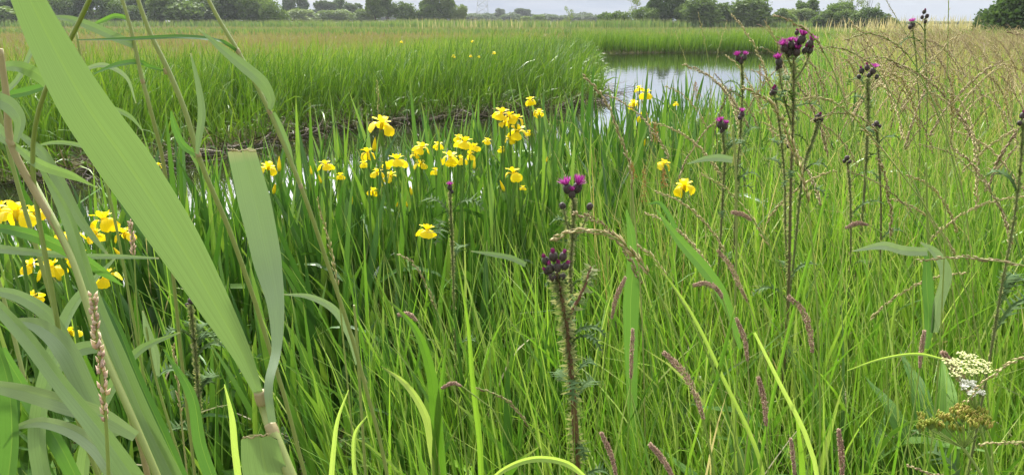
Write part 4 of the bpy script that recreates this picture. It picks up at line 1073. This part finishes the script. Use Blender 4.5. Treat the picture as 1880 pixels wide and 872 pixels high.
# ------------------------------------------------------------------ reeds in the left foreground
def reed(stem, leaves, label, base=None, stem_w=8, smat='reed_stem', nodes=(), group=None, name='reed'):
    """stem: (px, py, D) from top to bottom; leaves: (points, widths px, D or Ds, material, kwargs)"""
    P = [W(*s) for s in stem]
    base = base if base is not None else foot(P)
    O = np.array([base[0], base[1], float(ground_z(*base)) - .03])
    root = empty(name, O, label, 'reed', group)
    mb = MB(); r = pxw(stem_w, stem[len(stem) // 2][2]) / 2
    tube(mb, [p - O for p in P] + [np.zeros(3)], [r * .75, r, r, r * 1.0], 10, 50); st = mb.build('stem', smat, root)
    for nd in nodes:
        mb = MB(); c = W(*nd[:3]) - O; d = norm(W(*nd[3:6]) - W(*nd[:3])) if len(nd) > 3 else np.array([0, 0, 1.])
        rr_ = pxw(stem_w, nd[2]) / 2
        tube(mb, [c - d * rr_ * 1.2, c, c + d * rr_ * 1.2], [rr_ * 1.01, rr_ * 1.12, rr_ * 1.01], 10, 7); mb.build('node', 'reed_stem_tan', st)
    for lf in leaves:
        pts, ws, D, mat = lf[:4]; kw = dict(lf[4]) if len(lf) > 4 else {}
        Ds = [D] * len(pts) if np.isscalar(D) else D
        Q = [W(px, py, d) - O for (px, py), d in zip(pts, Ds)]
        wm = [pxw(a, d) for a, d in zip(ws, np.interp(np.linspace(0, 1, len(ws)), np.linspace(0, 1, len(Ds)), Ds))]
        mb = MB(); n = kw.pop('n', 44); cutb = kw.pop('brown', None); lab = kw.pop('label', None)
        ribbon(mb, Q, wm, kw.pop('hint', (0, -1, .25)), kw.pop('fold', .16), n, **kw)
        lo = mb.build('leaf', mat, root)
        if lab: lo['label'] = lab
        if cutb:
            m2 = MB(); a, b = cutb
            aa, bb = W(*a) - O, W(*b) - O; pp = [aa + (bb - aa) * k + np.array([0, -.0006, random.uniform(-.0011, .0011)]) for k in np.linspace(0, 1, 22)]
            tube(m2, pp, [.0003, .0006, .0004, .0006, .0003], 6, 50); e = m2.build('frayed_edge', 'reed_stem_tan', root)
    return root
RL, RG, RD = 'reed_leaf', 'reed_leaf_grey', 'reed_leaf_dark'
reed([(475,718,.43),(487,755,.43),(500,790,.42),(520,840,.41),(545,900,.40)],
 [([(478,730),(455,672),(395,560),(322,436),(232,300),(155,190),(88,70),(30,-50)],[16,34,66,92,103,92,72,50],[.43,.43,.42,.41,.40,.39,.385,.38],RL,dict(fold=.10,n=70,label='widest leaf, sweeping from the stem node to the top left corner')),
  ([(500,775),(493,715),(508,640),(507,560),(492,480),(468,370),(444,275)],[16,18,20,34,56,62,52],[.42,.425,.45,.47,.49,.50,.50],RG,dict(fold=.08,n=60,cut=-.002,brown=((418,276,.499),(470,277,.499)),label='grey-green leaf cut square at its top')),
  ([(500,905),(484,850),(476,800)],[104,90,74],.405,RL,dict(fold=.08,n=20,cut=-.003,brown=((446,802,.404),(496,797,.404)),label='stub of a torn leaf with a frayed brown edge'))],
 'nearest reed, its huge light green leaf sweeping to the top left corner', stem_w=24, nodes=[(480,730,.43,487,755,.43),(500,790,.42,520,840,.41)], base=(-.13,.46))
reed([(243,-30,.95),(275,60,.95),(310,132,.95),(340,205,.95),(364,285,.95),(420,420,.97),(470,560,1.0)],
 [([(362,283),(366,250),(371,210),(365,160),(350,98)],[6,13,15,11,3],.93,RG),
  ([(303,131),(280,124),(250,114),(212,120),(172,136)],[3,7,10,9,2],[.95,.93,.9,.88,.86],RD),
  ([(364,285),(340,270),(320,230),(314,204)],[10,14,12,3],.96,RD)],
 'brownish reed stem leaning right, with a hanging slim grey leaf', stem_w=9, smat='reed_stem', nodes=[(305,131,.95,320,160,.95),(364,284,.95,380,320,.95)])
reed([(372,-20,1.0),(404,40,1.0),(437,95,1.0),(495,206,1.0),(525,275,1.0),(552,342,1.0),(600,480,1.03),(640,600,1.05)],
 [([(437,95),(415,80),(390,73),(330,68),(230,72),(142,74)],[5,7,8,8,6,2],[1.0,.98,.95,.9,.85,.8],RD),
  ([(495,206),(497,180),(480,150),(445,120),(410,92),(365,54)],[6,18,22,20,14,2],[1.0,.98,.96,.95,.94,.93],RG),
  ([(500,208),(515,235),(530,270),(540,305)],[12,12,8,2],1.0,RL)],
 'tall reed curving down right over the sedge bed, leaves bent to the left', stem_w=8, nodes=[(437,95,1.0,450,120,1.0),(495,206,1.0,505,230,1.0),(552,342,1.0,560,365,1.0)])
reed([(215,-30,.9),(238,45,.9),(262,150,.9),(273,190,.9),(300,300,.92),(310,420,.95)],
 [([(238,45),(236,38),(215,30),(190,38),(160,52)],[3,6,9,8,2],.9,RD),
  ([(245,82),(215,70),(170,50),(130,36),(85,30)],[14,16,16,12,3],[.9,.88,.86,.84,.82],RG)],
 'thin upright reed with a pale leaf arching across its top', stem_w=7, smat='reed_stem', nodes=[(262,150,.9,268,170,.9)])
reed([(0,90,.6),(12,180,.6),(20,262,.6),(60,345,.6),(110,430,.6),(160,540,.62)],
 [([(30,262),(35,215),(20,195),(-10,180)],[10,26,30,26],.58,RG),
  ([(20,265),(-5,240),(-40,200)],[12,30,30],.6,RG),
  ([(22,262),(70,300),(130,322),(180,345)],[8,20,16,2],[.6,.6,.62,.65],RL)],
 'reed with a reddish-brown node at the left edge', stem_w=13, smat='reed_stem_tan', nodes=[(20,262,.6,40,300,.6)], base=(-.42,.66))
reed([(-20,130,.8),(30,330,.8),(80,500,.8),(120,640,.8)],
 [([(-20,132),(20,122),(60,132),(100,165),(125,215)],[10,18,24,22,6],[.7,.7,.72,.74,.78],RL),
  ([(-20,190),(30,150),(60,90),(75,60),(95,58)],[8,10,9,6,2],.75,RG),
  ([(35,245),(75,278),(108,330),(145,400),(200,470)],[8,20,24,20,4],.7,RG),
  ([(0,178),(50,168),(95,155),(120,150)],[14,16,10,2],.75,RD)],
 'reed with several grey arching leaves behind the left edge stem', stem_w=8)
reed([(140,60,1.3),(170,230,1.3),(210,400,1.3),(240,560,1.3)],
 [([(168,215),(200,200),(240,215),(262,240)],[8,10,8,2],1.3,RL),([(180,280),(150,268),(100,262),(60,270)],[6,8,7,2],1.3,RL),([(150,130),(190,120),(230,140),(250,190)],[6,9,7,2],1.3,RG)],
 'slender pale reed standing behind the widest leaf', stem_w=5)
reed([(180,-40,.5),(60,300,.6),(100,560,.6),(140,760,.6),(190,900,.6)],
 [([(-15,455),(60,463),(150,470),(220,471),(292,474)],[18,14,11,9,3],[.62,.62,.64,.66,.68],RG),
  ([(-15,415),(60,432),(130,462),(190,500),(225,524)],[14,24,26,20,3],[.6,.6,.62,.64,.66],RD),
  ([(215,800),(170,735),(120,640),(75,600),(18,586)],[16,44,50,34,3],[.55,.55,.56,.58,.6],RG),
  ([(250,800),(190,765),(110,738),(40,718),(-20,706)],[24,40,42,36,26],[.5,.5,.5,.49,.48],RG),
  ([(160,700),(125,630),(80,570),(30,542),(-20,532)],[14,28,30,24,14],.62,RG)],
 'low reed with broad grey-blue leaves spreading to the left edge', stem_w=9, base=(-.34,.62))
reed([(60,330,.62),(130,470,.58),(180,620,.55),(240,760,.52),(300,900,.5)],
 [([(330,900),(275,790),(215,650),(170,540),(125,400),(62,285)],[50,46,40,34,24,3],[.52,.53,.55,.58,.6,.62],RL,dict(fold=.25)),
  ([(345,900),(300,800),(250,690),(215,600),(188,545)],[34,36,30,20,3],[.54,.54,.56,.58,.6],RD,dict(fold=.3)),
  ([(260,900),(190,800),(110,700),(50,620),(-10,555)],[60,44,36,34,26],[.46,.47,.5,.52,.54],RL,dict(fold=.2)),
  ([(150,900),(110,820),(60,740),(0,640)],[34,36,34,30],[.6,.6,.62,.62],RD,dict(fold=.2))],
 'stout reed shoot with upright folded leaves in the lower left', stem_w=14, base=(-.2,.58))
reed([(-30,420,.75),(10,560,.74),(50,720,.72),(80,880,.7)],
 [([(60,760),(95,690),(150,640),(205,640),(245,700)],[10,22,28,22,3],.66,RG),
  ([(85,900),(70,800),(90,680),(135,560),(215,470)],[40,38,32,22,3],[.58,.6,.62,.66,.7],RL,dict(fold=.22)),
  ([(10,900),(20,800),(10,690),(-20,600)],[46,42,34,20],.55,RD,dict(fold=.22)),
  ([(230,905),(200,850),(150,800),(80,775),(10,790)],[44,40,34,24,4],[.5,.5,.52,.54,.56],RG),
  ([(150,905),(160,820),(200,720),(260,640),(330,610)],[30,28,24,16,3],[.66,.66,.68,.7,.72],RL,dict(fold=.22)),
  ([(400,905),(370,820),(350,720),(300,640)],[30,28,22,3],.75,RD,dict(fold=.25))],
 'spreading reed with pale blades crossing in the bottom left corner', stem_w=8)
reed([(268,600,.85),(285,690,.85),(305,760,.85),(330,840,.85)],
 [([(290,690),(285,650),(272,610),(262,570)],[8,20,17,3],.85,RG)],
 'small reed with one short hanging leaf behind the pink plume', stem_w=5)
reed([(650,560,1.3),(655,620,1.3),(660,700,1.3)],
 [([(658,668),(640,610),(610,565),(570,545),(520,540)],[12,15,15,11,2],1.3,RG)],
 'leaf arching left over the lower iris leaves, just right of the cut leaf', stem_w=6)
reed([(1700,300,2.0),(1705,460,2.0),(1715,600,2.0)],
 [([(1703,462),(1670,461),(1620,451),(1565,461)],[16,18,16,2],[1.6,1.6,1.55,1.5],RG),
  ([(1715,610),(1722,560),(1735,500),(1715,462),(1690,445)],[16,22,24,16,3],1.62,RG),
  ([(1700,462),(1702,520),(1705,600),(1700,640)],[8,24,20,10],1.62,RD)],
 'reed in the right meadow with a level leaf and a drooping one', stem_w=5)
reed([(1345,230,2.2),(1350,295,2.2),(1352,400,2.2)],
 [([(1345,294),(1320,290),(1295,292),(1262,301)],[12,14,10,2],2.0,RG)],
 'small reed with one level blue-green leaf left of the thistle stems', stem_w=4)
reed([(1160,330,1.9),(1160,450,1.9),(1160,600,1.9)],
 [([(1166,860),(1160,720),(1158,560),(1162,450),(1150,385)],[8,22,32,24,3],1.75,RD),([(1360,640),(1320,530),(1290,490),(1250,445),(1205,385)],[8,22,24,18,3],1.6,RD),
  ([(965,486),(940,474),(905,467),(865,461)],[10,11,9,2],1.9,RG),([(1240,420),(1225,390),(1208,372),(1190,375)],[9,9,7,2],1.9,RD)],
 'dark broad leaved reed standing in the middle grass right of the near thistle', stem_w=6)
def tuft(items, label, D, base_px, mat='pale_leaf', grp=None):
    b = W(base_px[0], base_px[1], D); O = np.array([b[0], D + .02, float(ground_z(b[0], D)) - .02])
    root = empty('grass_tuft', O, label, 'grass tuft', grp)
    for (pts, ws) in items:
        Q = [W(px, py, D) - O for px, py in pts] + ([np.zeros(3) + np.array([random.uniform(-.02, .02), 0, 0])] if pts[-1][1] > pts[0][1] else [])
        mb = MB(); ribbon(mb, Q, [pxw(w, D) for w in ws], (random.uniform(-.4, .4), -1, .3), .3, 30); mb.build('leaf', mat, root)
tuft([([(712,550),(760,600),(790,680),(800,760)],[2,16,24,22]),([(700,672),(740,700),(780,760),(795,830)],[2,13,18,18]),([(838,470),(860,600),(868,700),(880,800)],[2,8,12,12]),([(820,630),(812,700),(805,760)],[3,14,16])],'bright yellow-green broad tuft in the lower centre',1.25,(800,800),'meadow')
tuft([([(640,715),(620,770),(612,830),(608,880)],[2,9,11,12]),([(675,762),(655,790),(650,840),(655,890)],[2,10,10,12]),([(412,705),(425,760),(432,830),(440,890)],[2,13,14,15])],'pale pointed blades at the bottom edge right of the torn leaf',1.0,(630,900))
tuft([([(880,905),(925,862),(980,842),(1040,850),(1085,885)],[6,11,13,13,8])],'cream coloured blade arched over at the bottom centre',.95,(880,905))
tuft([([(1555,680),(1620,658),(1690,650),(1735,660)],[2,5,6,4]),([(1385,610),(1430,700),(1480,800)],[5,9,10])],'pale dry blades arching low in the right meadow',1.2,(1500,830))
tuft([([(1290,800),(1330,640),(1350,560)],[6,9,2]),([(1195,470),(1260,560),(1330,700),(1390,830)],[2,7,9,9]),([(1540,260),(1500,420),(1460,560)],[2,6,7])],'long light green blades crossing the right meadow diagonally',1.25,(1380,850),'meadow')

# blush plume nearest the camera
r_, S_, O_ = hero_grass([(170,545),(176,600),(182,650),(190,720),(196,800),(200,890)],.45,'blurred pink-white grass plume hanging in front of the lower left leaves',.62,'seed_blush',L=.0085,wd=.0015,n=80,open_=.45,stem_r=.0012,cat='plume',name='plume_grass')
hero_grass([(238,408),(243,435),(246,470),(250,540)],1.3,'buff fluffy grass head beside the ragged iris',.5,'seed_blush',L=.012,wd=.0018,n=60,open_=.45,cat='plume',name='plume_grass')
hero_grass([(692,150),(694,190),(698,240),(700,330)],3.0,'thin grey flowering stem rising past the tallest iris',.5,'seed_tan',L=.02,wd=.002,n=26,cat='seed grass')
for (pts, D, lab) in (([(1282,25),(1290,60),(1300,110),(1305,180)],3.0,'pale tall grass against the trees right of the pool'),([(1335,40),(1322,80),(1310,140),(1302,200)],3.2,'greyish feathery grass over the pool beside the pale tall one'),([(1240,60),(1262,120),(1280,190)],3.4,'thin flowering grass over the middle of the pool')):
    hero_grass(pts, D, lab, .35, 'seed_tan', L=.014, wd=.0014, n=24, open_=.5)

# ------------------------------------------------------------------ trees
def tree_meshes(seed, mat, shape='bush', n=3600, leaf=.055):
    """unit tree: height 1, width about 1; crown of leaf clumps over several lobes, with trunk and limbs"""
    r = np.random.default_rng(seed); lobes = []
    if shape == 'bush':
        for k in range(11): lobes.append((r.uniform(-.33, .33), r.uniform(-.3, .3), r.uniform(.22, .66), r.uniform(.17, .27)))
    elif shape == 'round':
        for k in range(12):
            a = r.uniform(0, 6.3); q = r.uniform(0, .25); lobes.append((math.cos(a) * q, math.sin(a) * q, r.uniform(.3, .72), r.uniform(.2, .27)))
    elif shape == 'sparse':
        for k in range(12): lobes.append((r.uniform(-.3, .3), r.uniform(-.25, .25), r.uniform(.3, .92), r.uniform(.07, .14)))
    else:
        for k in range(14):
            z = r.uniform(.18, .88); q = .34 * (1 - abs(z - .45) * 1.1); lobes.append((r.uniform(-q, q), r.uniform(-q, q), z, r.uniform(.12, .2)))
    crown = MB(); V = []; RR = []
    lo = np.array(lobes); pr = lo[:, 3] ** 2; pr /= pr.sum()
    k = r.choice(len(lo), n, p=pr)
    d = norm(r.normal(0, 1, (n, 3))); rad = lo[k, 3] * (r.uniform(.25, 1, n) ** .4) * (1 + .18 * np.sin(d[:, 0] * 9 + k) * np.cos(d[:, 2] * 8))
    c = lo[k, :3] + d * rad[:, None]; c[:, 2] = np.maximum(c[:, 2], .01 + r.uniform(0, .1, n))
    A = norm(r.normal(0, 1, (n, 3)) + d * .6); B = norm(np.cross(A, r.normal(0, 1, (n, 3))))
    s = leaf * r.uniform(.5, 1.25, n)[:, None] * (.55 if shape == 'sparse' else 1)
    V = np.stack([c - A * s * .8, c + B * s * .45, c + A * s * .8, c - B * s * .45], 1)
    I = np.arange(n * 4).reshape(n, 4)
    crown.add(V, I, .5, .5, np.repeat(np.clip(r.uniform(0, 1, n) * .6 + .4 * r.uniform(0, 1, len(lo))[k], 0, 1), 4))
    co = crown.build('crown', mat, smooth=False); cd = co.data; bpy.data.objects.remove(co)
    tr = MB(); tube(tr, [(0, 0, -.02), (.01, 0, .2), (.0, .01, .5)], [.028, .02, .012], 7, 10)
    for L in lobes[:9]: tube(tr, [(0, 0, .12), (L[0] * .5, L[1] * .5, L[2] * .6), (L[0], L[1], L[2] + .02)], [.012, .008, .003], 5, 8)
    to = tr.build('trunk', 'bark'); td = to.data; bpy.data.objects.remove(to)
    return cd, td
TM = {}
for key, args in {'bush': ('willow','bush'), 'bushlt': ('willow_lt','bush'), 'round': ('willow','round'), 'tall': ('willow','tall'), 'dark': ('dark_tree','tall'), 'darkround': ('dark_tree','round'), 'sparse': ('willow_lt','sparse'), 'far': ('far_tree','bush'), 'fartall': ('far_tree','tall')}.items():
    TM[key] = [tree_meshes(500 + 7 * i + len(key) * 31, args[0], args[1], 5200 if args[1] != 'sparse' else 1300, .05) for i in range(3)]
def tree(px, top, w, D, key, label, base=None, group=None):
    c = W(px, 36, D); gz = float(ground_z(c[0], D)) - .1
    zt = W(px, top, D)[2]; H = max(zt - gz, 1.0); wd = pxw(w, D) * 1.15
    root = empty('tree' if key in ('tall', 'dark', 'sparse', 'fartall') else 'bush', (c[0], D, gz), label, 'tree' if key in ('tall', 'dark', 'sparse', 'fartall') else 'bush', group, random.uniform(-.6, .6))
    cd, td = random.choice(TM[key])
    link('trunk', td, root, sc=(wd * .8, wd * .8, H)); link('crown', cd, root, sc=(wd, wd * .9, H * 1.18))
TR = [
 (-30,-3,110,140,'bush','willow bush beyond the left frame reed'),(30,3,70,145,'dark','dark willow at far left behind reed stems'),(90,-9,80,150,'darkround','dark rounded bush behind the widest leaf'),(135,-17,70,150,'bush','tall green bush right behind the widest reed leaf'),(180,-9,70,148,'dark','dark gappy tree between two green bushes on the left'),(222,-5,60,146,'bush','mid green bush left of the pale dead stump patch'),(262,-7,60,152,'dark','dark tree behind the stump patch'),
 (330,-14,105,145,'bush','broad pale-green willow, largest of the left row'),(292,-3,50,143,'round','smaller rounded willow at the left flank of the largest'),(385,-17,80,150,'bush','willow behind the right shoulder of the largest'),(425,-11,80,146,'round','rounded green willow in the middle of the left row'),(470,-9,75,144,'round','willow second from the right end of the left row'),(500,-5,50,142,'bush','willow closing the right end of the left row'),
 (537,1,40,230,'dark','dark oak just right of the left willow row'),(560,3,34,235,'dark','dark oak second right of the left willow row'),(556,17,60,200,'bushlt','grey-green low willow before the dark oaks'),(596,7,50,230,'fartall','hazy tree in the gap before the middle group'),(628,3,40,240,'dark','dark brownish pine-like tree left of the middle group'),(605,19,60,205,'bushlt','pale willow bush under the hazy tree'),(655,7,50,225,'fartall','hazy tree left of the pale sallow'),(665,17,40,190,'bushlt','pale sallow bush at the left foot of the middle group'),
 (690,1,44,175,'tall','green tree opening the middle group'),(712,-9,46,178,'tall','tallest light green tree of the middle group'),(745,9,55,176,'round','low rounded tree inside the middle group'),(775,7,50,178,'bush','bushy tree in the middle group left of its dark crown'),(802,-10,52,180,'tall','tall dark-green tree at the right of the middle group'),(828,5,40,178,'tall','tree leaning on the tall one at the end of the middle group'),(845,11,28,176,'bushlt','small reedy willow ending the middle group'),
 (872,26,30,330,'far','hazy low bush left of the pylon'),(893,24,34,350,'far','hazy bush under the pylon'),(916,20,30,380,'fartall','hazy tree right of the pylon'),(936,25,34,330,'far','hazy broad bush second right of the pylon'),(955,19,36,380,'fartall','hazy rounded tree far out at the centre'),(966,30,22,230,'bushlt','small light green bush in front of the far row'),(985,28,22,235,'bushlt','second small light bush in front of the far row'),(1000,25,40,370,'far','hazy wood edge right of the two light bushes'),(1025,27,36,360,'far','hazy bush left of the lone sapling'),(1044,18,22,150,'sparse','lone sapling at the centre of the horizon'),(1068,28,36,360,'far','hazy bush right of the lone sapling'),(1092,27,36,350,'far','hazy bush before the right group begins'),
 (1118,20,36,135,'bush','low willow at the left tip of the right group'),(1143,18,40,132,'bush','second low willow of the right group'),(1166,-2,52,136,'sparse','airy half bare tree of the right group'),(1190,10,50,128,'bush','willow under the airy tree'),(1216,-20,56,130,'dark','tallest dark tree of the right group'),(1244,-14,50,132,'dark','dark tree leaning right next to the tallest'),(1262,4,40,127,'bush','willow between the dark trees and the round one'),(1292,2,84,122,'round','large round willow right of the dark trees'),(1335,8,56,126,'bush','green bush in the dip between the two round willows'),(1383,2,88,121,'round','second large round willow'),(1428,14,50,126,'bush','dark low bush right of the second round willow'),(1458,16,60,130,'bushlt','yellowish sallow in the right group'),(1480,9,50,132,'tall','green tree standing behind the sallow'),(1530,10,70,122,'round','rounded bush under the bare branched trees'),(1508,18,50,120,'bush','low bush between sallow and rounded bush'),(1560,-18,50,150,'sparse','half bare tree rising above the right group'),(1592,-20,44,152,'sparse','second half bare tree, furthest right of the pair'),(1566,14,56,118,'bush','bush in front of the half bare trees'),(1598,16,56,116,'darkround','dark bush near the right end of the right group'),(1622,24,36,115,'bush','last low bush at the right end of the group'),
 (1862,-20,110,48,'darkround','dark leafy tree at the right edge above the path'),(1812,20,50,60,'darkround','dark shrub left of the edge tree'),(1760,40,50,260,'far','far low bush on the right horizon'),(1700,41,60,270,'far','far low hedge bush behind the skyline grasses'),(1655,41,60,265,'far','far low bush right of the right group'),
]
for (px, top, w, D, key, lab) in TR:
    tree(px, top, w, D, key, lab)
for i in range(26):        # distant wood behind the groups
    px = 470 + i * 26 + random.uniform(-6, 6)
    tree(px, random.uniform(22, 29), 44, random.uniform(400, 460), 'far', 'hazy bush in the unbroken wood along the far horizon', group='far wood along the horizon')

# pylon
D = 620; c = W(886, 36, D); H = 46; root = empty('pylon', (c[0], D, 0), 'hazy lattice electricity pylon on the horizon left of centre', 'pylon')
def bars(segs, r, name, parent, mat='steel'):
    mb = MB()
    for a, b in segs: tube(mb, [a, b], [r, r], 4, 2)
    return mb.build(name, mat, parent)
def wdt(z): return 4.2 * (1 - z / H) + .9
zs = [0, 6, 11.5, 16.5, 21, 25, 28.5, 32, 35, 38, 41, 44, 46]
seg_ = []
for i in range(len(zs) - 1):
    a, b = wdt(zs[i]), wdt(zs[i + 1]); cr = [(-1,-1),(1,-1),(1,1),(-1,1)]
    for k in range(4):
        p, q = cr[k], cr[(k + 1) % 4]
        seg_ += [((p[0]*a,p[1]*a,zs[i]),(p[0]*b,p[1]*b,zs[i+1])), ((p[0]*a,p[1]*a,zs[i]),(q[0]*b,q[1]*b,zs[i+1])), ((q[0]*a,q[1]*a,zs[i]),(p[0]*b,p[1]*b,zs[i+1])), ((p[0]*b,p[1]*b,zs[i+1]),(q[0]*b,q[1]*b,zs[i+1]))]
bars(seg_, .16, 'tower', root)
for z, l in ((27, 8), (34, 11), (41, 7)):
    bars([((-l,0,z),(l,0,z)),((-l,0,z),(0,0,z+2.4)),((l,0,z),(0,0,z+2.4))], .16, 'cross_arm', root)

# ------------------------------------------------------------------ the damp air
bm_v = [(-720,-12,-6),(720,-12,-6),(720,700,-6),(-720,700,-6),(-720,-12,70),(720,-12,70),(720,700,70),(-720,700,70)]
me = bpy.data.meshes.new('haze'); me.from_pydata(bm_v, [], [(0,3,2,1),(4,5,6,7),(0,1,5,4),(1,2,6,5),(2,3,7,6),(3,0,4,7)])
hz = bpy.data.objects.new('haze', me); COL.objects.link(hz); tag(hz, kind='stuff')
hm = bpy.data.materials.new('damp_air'); hm.use_nodes = True; hn = hm.node_tree.nodes; hn.clear()
pv = hn.new('ShaderNodeVolumePrincipled'); pv.inputs['Color'].default_value = (.86, .91, 1, 1); pv.inputs['Density'].default_value = .00026; pv.inputs['Anisotropy'].default_value = .2
ho = hn.new('ShaderNodeOutputMaterial'); hm.node_tree.links.new(pv.outputs[0], ho.inputs['Volume']); me.materials.append(hm)
